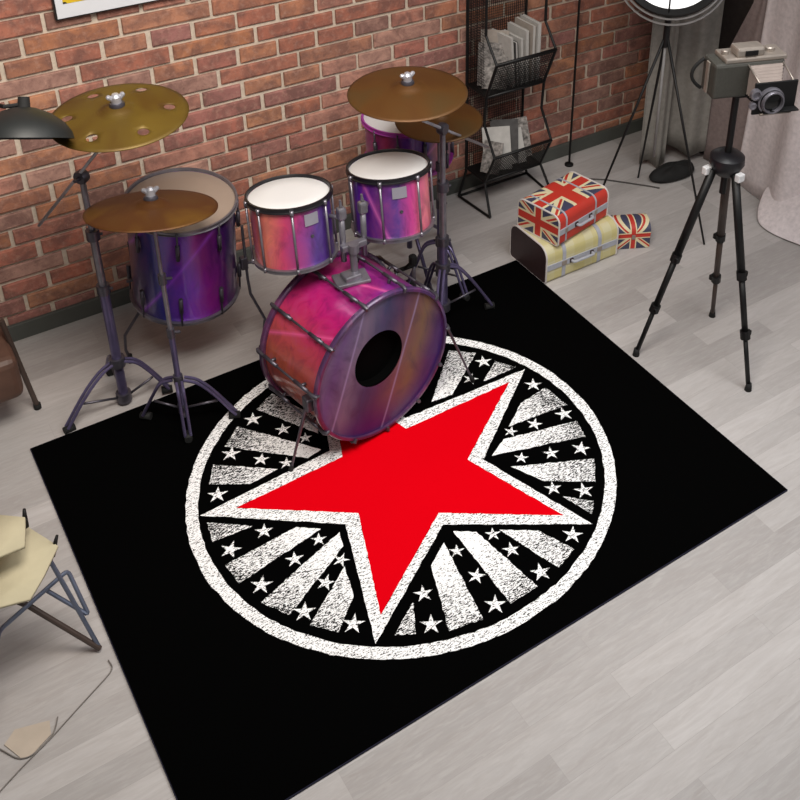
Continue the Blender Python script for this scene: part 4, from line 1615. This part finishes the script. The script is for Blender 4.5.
def sheet(pts_grid, mt, nm, par, thick=0.006, sub=2):
    b = MB()
    rows = [[b.bm.verts.new(p) for p in r_] for r_ in pts_grid]
    for a, c in zip(rows, rows[1:]):
        for i in range(len(a) - 1):
            b.face([a[i], a[i + 1], c[i + 1], c[i]]).smooth = True
    return b.build(nm, mt, par, solid=thick, sharp=0, subsurf=sub)


sc = thing('folding_chair', 'low folding chair with beige canvas seat and blue-grey tube legs, left edge', 'chair', (0.05, 2.15, 0))
# canvas seat and the back flap above it
sheet([[(-0.20, 2.10, 0.38), (-0.08, 2.11, 0.37), (0.03, 2.118, 0.38), (0.098, 2.105, 0.375)],
       [(-0.20, 2.17, 0.36), (-0.08, 2.17, 0.355), (0.05, 2.17, 0.365), (0.145, 2.158, 0.375)],
       [(-0.20, 2.25, 0.36), (-0.08, 2.25, 0.355), (0.07, 2.24, 0.37), (0.198, 2.222, 0.385)],
       [(-0.20, 2.36, 0.38), (-0.08, 2.36, 0.37), (0.086, 2.365, 0.38), (0.146, 2.335, 0.385)]], M['canvas'], 'seat', sc, 0.008, 0)
sheet([[(-0.20, 2.14, 0.47), (-0.05, 2.17, 0.465), (0.062, 2.197, 0.46), (0.122, 2.200, 0.455)],
       [(-0.20, 2.20, 0.45), (-0.05, 2.23, 0.45), (0.08, 2.25, 0.45), (0.136, 2.25, 0.455)],
       [(-0.20, 2.28, 0.46), (-0.05, 2.31, 0.46), (0.09, 2.335, 0.46), (0.146, 2.288, 0.46)]], M['canvas'], 'backrest', sc, 0.010, 0)
b = MB()
b.tube([V(0.172, 2.25, 0.33), V(0.185, 2.235, 0.26), V(0.231, 2.171, 0.009)], 0.006, 10)
b.build('leg', M['blue_steel'], sc)
b = MB()
b.tube([V(0.231, 2.168, 0.010), V(0.098, 2.243, 0.20), V(-0.03, 2.31, 0.33)], 0.008, 10)
b.build('leg', M['wood_dark'], sc)
b = MB()
b.tube(rounded([V(-0.10, 1.93, 0.25), V(0.017, 2.185, 0.23), V(0.212, 2.285, 0.22), V(0.228, 2.205, 0.11), V(0.148, 2.27, 0.20)], 0.014, 4, closed=False), 0.006, 8)
b.build('side_rail', M['blue_steel'], sc)
b = MB()
b.tube([V(0.180, 2.235, 0.35), V(0.203, 2.235, 0.41)], [0.009, 0.004], 8)
b.build('frame_tip', M['blackmetal'], sc)
b = MB()
b.tube([V(0.142, 2.30, 0.42), V(0.150, 2.305, 0.475)], [0.009, 0.004], 8)
b.build('frame_tip', M['blackmetal'], sc)
for f in (V(-0.30, 2.12, 0.009), V(-0.28, 2.42, 0.009)):
    b = MB()
    b.tube([V(-0.18, f.y, 0.36), f], 0.008, 8)
    b.build('leg', M['blue_steel'], sc)

b = MB()
b.tube(rounded([V(0.240, 2.125, 0.004), V(0.245, 2.09, 0.004), V(0.143, 2.036, 0.004), V(0.05, 1.985, 0.004), V(-0.023, 1.952, 0.004), V(-0.12, 1.90, 0.004)], 0.03, 4, closed=False), 0.0017, 6)
b.tube(rounded([V(0.082, 2.035, 0.004), V(0.063, 1.995, 0.004), V(0.0, 1.965, 0.004), V(-0.03, 1.975, 0.004), V(-0.08, 2.06, 0.004)], 0.02, 4, closed=False), 0.0017, 6)
tag(center_origin(b.build('wire_loop', M['wire_grey'])), 'thin grey wire loop lying on the floor below the canvas chair', 'wire')
b = MB()
b.poly([(-0.05, 2.035), (-0.018, 2.062), (0.062, 2.038), (0.055, 1.998), (0.0, 1.969), (-0.022, 1.972)], 0.002)
tag(center_origin(b.build('cloth_scrap', M['beige_scrap'], solid=0.002)), 'small beige five-sided scrap inside the wire loop on the floor', 'scrap')
